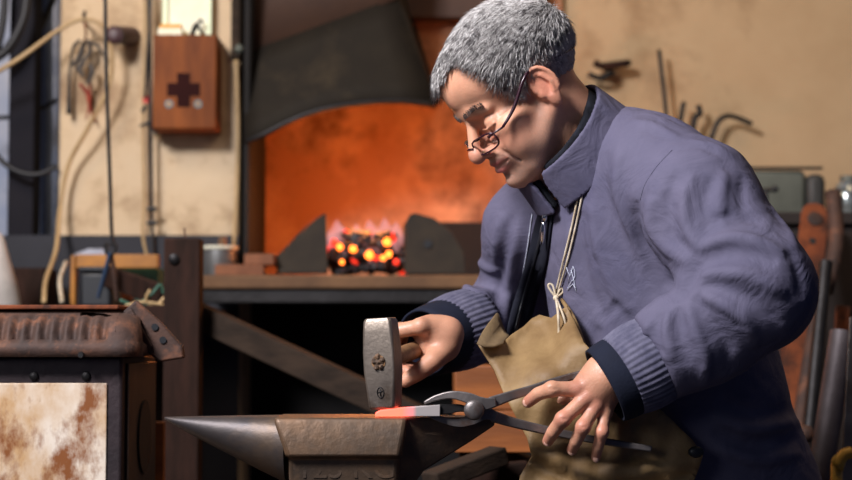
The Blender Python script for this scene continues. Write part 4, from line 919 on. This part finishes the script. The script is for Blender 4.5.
for i in ii:
    c = cand[i]+rng.uniform(-.0016, .0016, 3); n_ = nn[i]
    # combed forward on top, down at the sides and the back
    flow = np.array([.25*c[0]/.07, .95, .15]) if c[2] > .03 else np.array([0, .35, -1.])
    w_ = np.clip((c[2]-.0)/.07, 0, 1); flow = w_*np.array([.3*c[0]/.07, 1, -.1])+(1-w_)*np.array([0, .25 if c[1] > -.02 else -.35, -1.])
    flow = flow+rng.normal(0, .20, 3); flow -= n_*(flow@n_); flow = nrm(flow)
    L = (.015+.020*w_)*rng.uniform(.7, 1.25); L *= .6 if c[1] > .042 and c[2] > .045 and c[0] > .0 else 1
    if c[1] < -.03 and c[2] < .02: L *= .5
    lift = rng.uniform(.10, .36)
    c = c+n_*.0025; a = c-n_*.001; m1 = c+n_*L*lift*.45+flow*L*.45; e = c+n_*L*lift*.42+flow*L*.98
    s_ = nrm(np.cross(flow, n_)); r0 = .00048
    base = np.array([a-s_*r0, a+s_*r0, a+n_*r0*1.6, m1-s_*r0*.9, m1+s_*r0*.9, m1+n_*r0*1.5, e])
    gV.append(base); gF += [(k, k+1, k+4, k+3), (k+1, k+2, k+5, k+4), (k+2, k, k+3, k+5), (k+3, k+4, k+6), (k+4, k+5, k+6), (k+5, k+3, k+6)]; k += 7
hair = obj('hair', (HC+np.concatenate(gV)@RH.T, gF), M_hair, man, ang=0); hair['label'] = 'short cropped grey hair'
obj('hair_base', (HC+Vc@RH.T, Qc), M_scalp, hair, ang=0)

# ---- spectacles
gl = obj('eyeglasses', [tube([HW((s*.066, .078, -.022)), HW((s*.072, .050, -.010)), HW((s*.079, .018, .012)), HW((s*.0775, -.002, .0175)), HW((s*.074, -.026, .014)), HW((s*.069, -.046, .008)), HW((s*.060, -.067, .003)), HW((s*.040, -.091, 0)), HW((0, -.110, 0))], [.0020, .0026, .0026, .0022, .0018, .0016, .0016, .0016, .0016], 8, 4) for s in (-1, 1)]
         + [tube([HW((s*.049, .098, -.0215)), HW((s*.060, .092, -.021)), HW((s*.066, .078, -.022))], .0016, 8, 4) for s in (-1, 1)]
         + [tube([HW((-.010, .113, -.026)), HW((0, .1165, -.0235)), HW((.010, .113, -.026))], .0014, 8, 4)], M_frame, man, ang=0)
gl['label'] = 'dark plum framed reading glasses low on the nose'
M_glass = bpy.data.materials.new('lens_glass'); M_glass.use_nodes = True; nt = M_glass.node_tree; b = nt.nodes['Principled BSDF']
b.inputs['Transmission Weight'].default_value = 1; b.inputs['Roughness'].default_value = .02; b.inputs['IOR'].default_value = 1.1; b.inputs['Base Color'].default_value = (.93, .92, .95, 1)
for s in (-1, 1):
    ring = []
    for q_ in np.linspace(0, 2*math.pi, 29)[:-1]:
        cx_, cz_ = math.cos(q_), math.sin(q_); x = .0225*np.sign(cx_)*abs(cx_)**.55; z = .0120*np.sign(cz_)*abs(cz_)**.6
        ring.append(HW((s*(.030)+x, .1105-.00022*((.030+s*x)*1000)**2*.035, -.029+z)))
    ring = np.array(ring); c = ring.mean(0)
    obj('rim', tube(np.vstack([ring, ring[:1]]), .0014, 6, 0, False), M_frame, gl, ang=0)
    obj('lens', [(np.vstack([ring, [c]]), [(i, (i+1) % 28, 28) for i in range(28)])], M_glass, gl, ang=0, solid=.0012)

# ---- collars: standing shells round the neck
axn = AXC; nb0 = CB
def cshell(p, r0, r1, th, z0, z1f, gap):
    q = p-nb0; z = q@axn; rad = q-z[:, None]*axn; r = np.sqrt((rad**2).sum(1))
    fdir = FW-axn*(FW@axn); fdir = nrm(fdir); sdir = nrm(np.cross(axn, fdir)); sdir = sdir if sdir@LF > 0 else -sdir
    u = rad@fdir; v = rad@sdir; ang_ = np.arctan2(v, u)
    rr = r0+(r1-r0)*np.clip(z/.06, -1, 1.2); rr = rr*(1+.16*np.clip(u/ (r+1e-6), 0, 1))
    d = np.abs(r-rr)-th
    top = z1f(ang_)
    d = np.maximum(d, z-top); d = np.maximum(d, z0(ang_)-z)
    gw = gap+.35*np.clip(z-.02, 0, .2)
    d = np.maximum(d, np.minimum(gw-np.abs(v-.004), 9) if False else np.where(u > 0, gw-np.abs(v), -1))
    return (d*.8).astype(np.float32)
lo_, hi_ = nb0-np.array([.14, .14, .10]), nb0+np.array([.14, .14, .17])
def back(a): return .5-.5*np.cos(a)    # 0 front, 1 back
Vk, Qk = nets(lambda p: cshell(p, .090, .080, .0030, lambda a: -.022+0*a, lambda a: .038+.012*back(a), .010), lo_, hi_, .0026)
obj('collar', (Vk, Qk), M_jacket, jk, ang=0)
Vk, Qk = nets(lambda p: cshell(p, .080, .068, .0045, lambda a: 0*a-.02, lambda a: .040+.020*back(a), .010), lo_, hi_, .0028)
fc = obj('fleece_collar', (Vk, Qk), M_fleece, man, ang=0); fc['label'] = 'black fleece collar inside the jacket'

# ---- knitted cuffs and navy lining sleeves
def cuff(c0, c1, r0, r1, name, m, rib=0, parent=None, n=120, yr=1.0, th=.004):
    ax = nrm(np.asarray(c1)-c0); L = np.linalg.norm(np.asarray(c1)-c0); pr = []
    for t in np.linspace(0, 1, 9): pr.append((r0+(r1-r0)*t+.0035*math.sin(math.pi*t), t*L))
    pin = [(r-th, z) for r, z in pr[::-1]]
    V, Fc = lathe(pr+pin, c0, ax, n, closed=True, ripple=(lambda t: 1+rib*np.sin(t*44)) if rib else None)
    return obj(name, (V, Fc), m, parent or jk, ang=0)
cuff(CL0-AXL*.012, CL1, .0585, .0555, 'cuff', M_knit, .012, n=264)
cuff(CL0+AXL*.02, P(605, 386, 2.262), .0520, .0530, 'lining_sleeve', M_jacket_dark, 0, n=48)
cuff(CR0-AXR*.012, CR1, .0575, .0550, 'cuff', M_knit, .012, n=264)
cuff(CR0+AXR*.02, P(424, 343, 2.52), .0520, .0510, 'lining_sleeve', M_jacket_dark, 0, n=48)

# ---- zip, piping, stitched mark and strings on the chest
def strip(pts, widths, f, off, th, name, m, parent, k=6):
    q = catmull([np.array(v, float) for v in pts], k); w = np.interp(np.linspace(0, 1, len(q)), np.linspace(0, 1, len(widths)), widths)
    T = np.gradient(q, axis=0); T /= np.linalg.norm(T, axis=1)[:, None]; Np = np.stack([-T[:, 1], T[:, 0]], 1)
    rows = [snap(q+Np*(w*s)[:, None], f, off) for s in np.linspace(-.5, .5, 5)]
    V = np.concatenate(rows); n = len(q)
    Fc = [(r*n+i, r*n+i+1, (r+1)*n+i+1, (r+1)*n+i) for r in range(4) for i in range(n-1)]
    return obj(name, (V, Fc), m, parent, ang=0, solid=th)
jf = jacket
zp = strip([(549, 202), (544, 222), (536, 262), (524, 305), (514, 345)], [10, 15, 20, 21, 20], jf, .003, .003, 'zip', mat('charcoal_zip_tape', (38, 39, 48), (30, 31, 40), 14, .9, spec=.1), jk)
strip([(547, 204), (543, 226), (534, 262), (523, 300), (513, 340)], [2.5, 2.2, 2.2, 2.2, 2.2], jf, .0055, .002, 'zip_teeth', M_black, zp)
sp = snap([(546, 212), (544, 222), (543, 231), (542, 244)], jf, .012)
sl = obj('zip_slider', [tube(sp[:2], [.0045, .004], 8), tube(sp[1:], [.0026, .0042, .0055, .003], 8, 3)], M_chrome, zp, ang=0)
def line_on(pts, r, f, off, name, m, parent, k=5):
    q = catmull([np.array(v, float) for v in pts], k); V = snap(q, f, off)
    return obj(name, tube(V, r, 6), m, parent, ang=0)
line_on([(532, 214), (527, 250), (520, 290), (515, 335)], .0009, jf, .0006, 'piping', M_thread, jk)
lt = [(566, 266), (570, 276), (573, 266), (575, 276), (571, 282), (567, 290), (573, 284), (576, 291), (571, 270), (568, 284)]
line_on(lt, .0005, jf, .0012, 'stitched_mark', M_thread, jk, 2)
line_on([(672, 150), (657, 166), (645, 184), (640, 200)],   .0004, jf, .0, 'armhole_seam', M_knit, jk)

# ---- leather apron
def apbase(p): return smin(torso(p), ell(p, P(600, 430, 2.36), (.12, .10, .12)), .05)
outl = [(477, 343), (489, 346), (502, 343), (512, 334), (523, 327), (532, 319), (540, 315), (552, 318), (567, 306), (575, 322), (584, 343), (602, 360), (640, 392), (672, 420), (692, 440), (703, 456), (696, 476), (684, 500), (676, 540), (600, 560), (520, 556),
        (512, 520), (520, 476), (532, 456), (527, 438), (515, 415), (503, 392), (494, 370), (485, 356)]
def inpoly(pt, pg):
    x, y = pt; c = False; n = len(pg)
    for i in range(n):
        x0, y0 = pg[i]; x1, y1 = pg[i-1]
        if (y0 > y) != (y1 > y) and x < (x1-x0)*(y-y0)/(y1-y0)+x0: c = not c
    return c
ob = []
for i in range(len(outl)):
    a = np.array(outl[i], float); b_ = np.array(outl[(i+1) % len(outl)], float); m_ = max(1, int(np.linalg.norm(b_-a)/6))
    for j in range(m_): ob.append(a+(b_-a)*j/m_)
pin = [(x+((y//6) % 2)*3, y) for x in range(474, 706, 6) for y in range(304, 560, 6)]
pin = [q for q in pin if inpoly(q, outl) and min(np.hypot(q[0]-o[0], q[1]-o[1]) for o in ob) > 3]
cp = [Vector(o) for o in ob]+[Vector(q) for q in pin]; nb2 = len(ob)
res = geometry.delaunay_2d_cdt(cp, [], [list(range(nb2))], 1, 1e-4)
v2 = np.array([v[:] for v in res[0]]); tri = [tuple(f) for f in res[2]]
Vsn = snap(v2, apbase, .018); Yd = Vsn[:, 1].copy()
nbr = [set() for _ in v2]
for f in tri:
    for i in f: nbr[i] |= set(f)
for _ in range(30): Yd = np.array([np.mean([Yd[j] for j in n_]) for n_ in nbr])
Ys = smax(Yd.copy(), 2.316+0*Yd, .02)
# curl of the bib's free corner, rolls and creases of the hide
def bump2(cx_, cy_, sx, sy, h, rot=0):
    c_, s_ = math.cos(rot), math.sin(rot); dx = v2[:, 0]-cx_; dy = v2[:, 1]-cy_; return h*np.exp(-((dx*c_+dy*s_)/sx)**2-((-dx*s_+dy*c_)/sy)**2)
Ys += -bump2(486, 352, 16, 40, .012)-bump2(530, 350, 12, 60, .010, -.4)+bump2(552, 345, 7, 40, .008, -.3)-bump2(640, 470, 80, 7, .012, -.16)+bump2(640, 486, 90, 6, .014, -.16)-bump2(560, 462, 40, 6, .010, .5)+bump2(552, 474, 40, 6, .012, .5)
Ys += .002*np.sin(v2[:, 0]*.21+v2[:, 1]*.07)+.002*np.sin(v2[:, 1]*.17-v2[:, 0]*.05)
Ys = np.where(v2[:, 1] > 480, Ys-.0003*(v2[:, 1]-480), Ys)
Va = np.array([P(a, b_, c) for (a, b_), c in zip(v2, Ys)])
apron = obj('apron', (Va, tri), M_leather, man, ang=0, solid=.0032); apron['label'] = 'worn tan leather apron with a curled bib corner'
# inner side of the curled corner
cr = [[P(477, 343, 2.35), P(484, 330, 2.40), P(497, 313, 2.44)], [P(485, 347, 2.352), P(491, 336, 2.41), P(501, 322, 2.45)], [P(494, 347, 2.36), P(498, 340, 2.41), P(505, 332, 2.44)], [P(503, 344, 2.37), P(505, 340, 2.40), P(509, 336, 2.42)]]
cr = np.array([catmull(r, 4) for r in cr]); n_, m_ = cr.shape[:2]
obj('bib_fold', (cr.reshape(-1, 3), [(i*m_+j, i*m_+j+1, (i+1)*m_+j+1, (i+1)*m_+j) for i in range(n_-1) for j in range(m_-1)]), M_leatherin, apron, ang=0, solid=.003)
def apf(p): return np.minimum(jacket(p), ell(p, P(558, 330, 2.36), (.02, .02, .02))+.5)
cs = []
for pts in ([(579, 191), (572, 225), (563, 262), (555, 296)], [(583, 191), (576, 225), (567, 262), (557, 296)]):
    cs.append(tube(snap(catmull([np.array(v, float) for v in pts], 5), jf, .0025), .0016, 6))
kn = snap([(556, 298)], jf, .008)[0]
def kp(x, y, o=0): q_ = P(x, y, kn[1]-o); return q_
cs.append(tube([kn, kp(549, 288), kp(549, 284), kp(553, 286), kn], .0017, 6, 5)); cs.append(tube([kn, kp(561, 288), kp(563, 292), kn], .0017, 6, 4))
yap = P(560, 330, 2.3)
fr = Va[np.argmin(np.hypot(v2[:, 0]-557, v2[:, 1]-330))][1]
cs.append(tube([kn, P(558, 312, min(kn[1], fr)-.012), P(559, 330, fr-.012), P(558, 346, fr-.010)], .0020, 6, 4))
cs.append(tube([kn, P(562, 312, min(kn[1], fr)-.010), P(566, 326, fr-.010), P(564, 338, fr-.008)], .0017, 6, 4))
cs.append(ball(kn, .0045)); obj('apron_string', cs, M_cord, apron, ang=0)['label'] = 'pale string tied in a bow above the bib'
obj('leather_thong', [tube([P(562, 300, kn[1]), P(573, 318, fr-.008), P(584, 344, fr-.008)], [.003, .004, .003], 6, 4)], M_leather, apron, ang=0)
obj('apron_eyelet', [ball(P(696, 452, Va[np.argmin(np.hypot(v2[:, 0]-696, v2[:, 1]-452))][1]-.006), (.011, .005, .008), 12, 8)], M_black, apron, ang=0)

# ---- boots
for a in (AL, AR):
    def boot(p, a=a):
        d = cone(p, a+np.array([0, 0, .07]), a+np.array([0, 0, -.02]), .055, .052)
        d = smin(d, cone(p, a+np.array([0, 0, -.035]), a+FW*.15+np.array([0, 0, -.047]), .048, .043), .03)
        d = np.maximum(d, .004-p[:, 2]); return np.maximum(d, p[:, 2]-.19)
    Vx, Qx = nets(boot, a-np.array([.26, .24, .10]), a+np.array([.10, .10, .16]), .008)
    obj('boot', (Vx-np.array([0, 0, Vx[:, 2].min()]), Qx), M_boot, man, ang=0)
# ================================================================ anvil, stump, hammer, tongs, hot iron
YN, YF = 2.245, 2.375                     # near and far edge of the anvil's face
zt = P(330, 418, YN)[2]                   # height of the face
def AX(px_, y=2.31): return PZ(px_, zt, y)[0]
anv = empty('anvil', (AX(345), 2.31, zt-.30)); tag(anv, 'heavy dark steel anvil with a pointed horn, glowing iron resting on its face', 'anvil')
def ring(x, top, bot, wt, wm, wb, zm, yc=2.31):
    """cross-section across the anvil: flat face, upright cheek, tapering waist"""
    return [(x, yc-wt, top), (x, yc+wt, top), (x, yc+wm, zm), (x, yc+wb, bot), (x, yc-wb, bot), (x, yc-wm, zm)]
def loft(rings, cap=True):
    V = np.array([p_ for r in rings for p_ in r], float); n = len(rings[0]); m_ = len(rings)
    Fc = [(i*n+j, (i+1)*n+j, (i+1)*n+(j+1) % n, i*n+(j+1) % n) for i in range(m_-1) for j in range(n)]
    if cap: Fc += [tuple(range(n)), tuple(range((m_-1)*n, m_*n))[::-1]]
    return V, Fc
hw = (YF-YN)/2
zc = P(330, 456, YN-.004)[2]              # lower edge of the cheek band
x0, x1 = AX(274, YN), AX(407, YN)
# body: chamfered cheek band (octagonal plan) over a waist and foot
def plan(xa, xb, z, w, c, w2=None): return [(xa+c, 2.31-w, z), (xb-c, 2.31-w, z), (xb, 2.31-w+c*1.2, z), (xb, 2.31+w-c*1.2, z), (xb-c, 2.31+w, z), (xa+c, 2.31+w, z), (xa, 2.31+w-c*1.2, z), (xa, 2.31-w+c*1.2, z)]
bodyr = [plan(x0, x1, zt, hw-.004, .004), plan(x0-.0, x1+.0, zt-.006, hw, .004), plan(x0+.014, x1-.006, zc, hw+.005, .006), plan(x0+.018, x1-.010, zc-.004, hw-.006, .004),
         plan(x0+.020, x1-.012, zt-.125, hw-.014, .004), plan(x0+.006, x1+.004, zt-.165, hw-.018, .01), plan(x0-.02, x1+.03, zt-.20, hw-.006, .01), plan(x0-.06, x1+.07, zt-.245, hw+.03, .015), plan(x0-.07, x1+.08, zt-.30, hw+.04, .015)]
obj('anvil_body', loft([r[::-1] for r in bodyr]), M_anvil, anv, bevel=.0025, ang=35)
# round horn, flat along the top
hr = []
xt = AX(165, 2.31); xb = x0+.012; n = 28
for t in np.concatenate([[0.0, .01, .03], np.linspace(.07, 1, 16)]):
    x = xt+(xb-xt)*t; R = .0035+(.060)*t**.72; Hh = .004+.104*t**.95; row = []
    for k in range(n):
        a = 2*math.pi*k/n; y = R*math.cos(a); z = Hh*.5*math.sin(a)
        z = min(z, Hh*.34) - Hh*.34
        row.append((x, 2.31+y, zt-.0015*(1-t)-.003+z+.003))
    hr.append(row)
obj('horn', loft(hr[::1]), M_horn, anv, ang=60)['label'] = 'smooth tapering horn'
# heel tapering up and away to the right
xh = AX(494, 2.31)
hl = [ring(x1-.012, zt-.0005, zt-.118, hw-.004, hw-.004, .030, zt-.03), ring(x1+.022, zt-.0005, zt-.072, hw*.62, hw*.6, .026, zt-.022), ring(xh-.03, zt-.0005, zt-.032, hw*.5, hw*.5, .022, zt-.014), ring(xh, zt-.0005, zt-.012, hw*.42, hw*.4, .020, zt-.008)]
obj('heel', loft([r[::-1] for r in hl]), M_anvil, anv, bevel=.002, ang=35)
tz = P(345, 469, YN)[2]
text('125 KG', .041, (AX(346, YN), 2.31-hw+.0095, tz), (1, 0, 0), (0, 0, 1), M_anvil, anv, 'weight_lettering', .0018)
st = obj('chopping_stump', lathe([(.20, 0), (.205, .02), (.19, .1), (.185, zt-.34), (.19, zt-.31), (.186, zt-.3002)], (AX(345), 2.31, 0), n=48, ripple=lambda t: 1+.02*np.sin(t*5+1)+.008*np.sin(t*17)), M_stump, ang=40)
tag(st, 'round wooden stump carrying the anvil', 'stump')

# ---- hammer
ham = empty('hammer', HH-np.array([0, 0, .05])); tag(ham, 'square faced blacksmith hammer gripped above the red hot iron', 'hammer')
ht = nrm(P(380, 319, 2.27)-P(385, 409, 2.27)); hb = P(385.5, 408.5, 2.272); hv = HA; hx = nrm(np.cross(hv, ht)); hx = hx if hx[0] > 0 else -hx; hv = nrm(np.cross(ht, hx)); hv = hv if hv[1] > 0 else -hv
Lh = .1205
def hsec(t, w, d, ch):
    c = hb+ht*t; pts = [(w-ch, -d), (w, -d+ch), (w, d-ch), (w-ch, d), (-w+ch, d), (-w, d-ch), (-w, -d+ch), (-w+ch, -d)]
    return [c+hx*a+hv*b_ for a, b_ in pts]
secs = [(0, .0165, .0165, .003), (.003, .0185, .0185, .003), (.020, .0195, .019, .0025), (.05, .0215, .0205, .0015), (.075, .0215, .0205, .0015), (.10, .0205, .0195, .0025), (.116, .0195, .0185, .003), (Lh, .017, .016, .003)]
Vm, Fm = loft([hsec(*s) for s in secs]); obj('hammer_head', (Vm, Fm), M_hammer, ham, bevel=.0012, ang=30)
ec = hb+ht*.062-hv*.0205; hdl = [HH+HA*t for t in np.linspace(-.0, .31, 9)]; h0 = ec-hv*.0012
obj('handle', [tube([h0]+[h0+HA*t for t in (.02, .05, .10, .17, .24, .30, .315)], [.0095, .0095, .0105, .0115, .0125, .0130, .0135, .010], 14, 2)], mat('ash_handle', (150, 110, 70), (112, 78, 50), 30, .6, 0, .3, 80), ham, ang=60)
wl = []
for q_ in range(5):
    a = q_*1.256+.3; wl.append(ball(ec-hv*.0012+hx*.0055*math.cos(a)+ht*.0075*math.sin(a), (.0035, .0030, .0042), 8, 6, noise=.25))
wl.append(ball(ec-hv*.001, (.0045, .003, .0055), 8, 6, noise=.2))
obj('wedge', wl, mat('burred_wedge', (120, 92, 68), (70, 56, 46), 120, .7, .3, .6, 160), ham, ang=30)
s_c = hb+ht*.022-hv*.0196
obj('stamp', [tube([s_c+hx*.0045*math.cos(a)+ht*.007*math.sin(a) for a in np.linspace(0, 2*math.pi, 17)], .0007, 5, 0, False), tube([s_c-ht*.005, s_c+ht*.005], .0008, 5), tube([s_c-hx*.003, s_c+hx*.003+ht*.002], .0007, 5)], M_iron, ham, ang=0)

# ---- hot workpiece on the face
M_hot = bpy.data.materials.new('hot_iron'); M_hot.use_nodes = True; nt = M_hot.node_tree; b = nt.nodes['Principled BSDF']
tcn = nt.nodes.new('ShaderNodeTexCoord'); sx = nt.nodes.new('ShaderNodeSeparateXYZ'); nt.links.new(tcn.outputs['Object'], sx.inputs[0])
mrn = nt.nodes.new('ShaderNodeMapRange'); mrn.inputs[1].default_value = .012; mrn.inputs[2].default_value = -.008; nt.links.new(sx.outputs[0], mrn.inputs[0])
cr_ = nt.nodes.new('ShaderNodeValToRGB'); cr_.color_ramp.elements[0].color = (0, 0, 0, 1); cr_.color_ramp.elements[1].color = (1, .10, .06, 1); e_ = cr_.color_ramp.elements.new(.5); e_.color = (.35, .05, .05, 1)
nt.links.new(mrn.outputs[0], cr_.inputs[0]); nt.links.new(cr_.outputs[0], b.inputs['Emission Color']); b.inputs['Emission Strength'].default_value = 3.6
b.inputs['Base Color'].default_value = lin((176, 168, 164)); b.inputs['Metallic'].default_value = .2; bm = nt.nodes.new('ShaderNodeMix'); bm.data_type = 'RGBA'; bm.inputs[6].default_value = lin((176, 168, 164)); bm.inputs[7].default_value = lin((96, 30, 26)); nt.links.new(mrn.outputs[0], bm.inputs[0]); nt.links.new(bm.outputs[2], b.inputs['Base Color']); b.inputs['Roughness'].default_value = .45
xa, xb_ = AX(376, 2.29), AX(440, 2.29); yw = 2.262
zb = zt+.0006
prof = [(xa, zb+.001), (xa, zb+.0055), (xa+.006, zb+.009), (xa+.035, zb+.0125), (xa+.06, zb+.0145), (xb_, zb+.0165), (xb_, zb+.001)]
hot = obj('iron_bar', prism([(x, yw-.010, z) for x, z in prof], (0, .020, 0)), M_hot, bevel=.001, ang=30, origin=(AX(408, 2.29), yw, zb))
tag(hot, 'short iron bar glowing red at its left end, lying on the anvil', 'iron bar')

# ---- tongs
tg = empty('tongs', P(474, 411, 2.262)); tag(tg, 'long handled iron tongs clamping the glowing bar, held in the left hand', 'tongs')
RV = P(474, 410, 2.249)
def flat(pts, wz, th, y):       # flattened bar along a pixel polyline: width wz (px) in the picture's plane, th deep
    q = catmull([np.array(v, float) for v in pts], 6); w = np.interp(np.linspace(0, 1, len(q)), np.linspace(0, 1, len(wz)), wz); ys = np.interp(np.linspace(0, 1, len(q)), np.linspace(0, 1, len(y)), y)
    T = np.gradient(q, axis=0); T /= np.linalg.norm(T, axis=1)[:, None]; Np = np.stack([-T[:, 1], T[:, 0]], 1); rows = []
    for i in range(len(q)):
        a = q[i]+Np[i]*w[i]/2; c = q[i]-Np[i]*w[i]/2
        rows.append([P(*a, ys[i]-th/2), P(*c, ys[i]-th/2), P(*c, ys[i]+th/2), P(*a, ys[i]+th/2)])
    return loft(rows)
M_tong = mat('tong_steel', (128, 120, 116), (98, 92, 90), 18, .4, .55, .2, 80, (84, 58, 44), 14, (.58, .7))
ja = obj('jaw', flat([(424, 403), (436, 398), (452, 395), (468, 398), (482, 404), (496, 402)], [3, 6, 8, 11, 14, 9], .014, [2.262, 2.260, 2.256, 2.254, 2.254, 2.258]), M_tong, tg, bevel=.0015, ang=35)
jb = obj('jaw', flat([(426, 414), (440, 419), (458, 423), (472, 419), (484, 413), (497, 417)], [3, 6, 8, 12, 14, 9], .010, [2.266, 2.268, 2.270, 2.271, 2.270, 2.270]), M_tong, tg, bevel=.0015, ang=35)
obj('jaw_liner', flat([(434, 409), (448, 409), (458, 408), (466, 409)], [11, 10, 8, 6], .012, [2.263]*4), M_iron, tg, bevel=.001)
obj('rein', flat([(490, 403), (510, 396), (530, 390), (560, 380), (592, 371)], [12, 10, 9, 8, 7], .009, [2.258, 2.268, 2.283, 2.298, 2.300]), M_tong, tg, bevel=.002, ang=50)
obj('rein', flat([(492, 416), (515, 423), (545, 430), (585, 438), (620, 444), (652, 449)], [12, 10, 9, 8, 7, 6], .009, [2.270, 2.278, 2.288, 2.292, 2.290, 2.288]), M_tong, tg, bevel=.002, ang=50)
obj('rivet', lathe([(.0135, 0), (.0135, .004), (.0115, .0065), (.005, .008)], RV+np.array([0, .0, 0]), (0, -1, 0), 20), M_tong, tg, ang=40)['label'] = 'domed steel rivet'
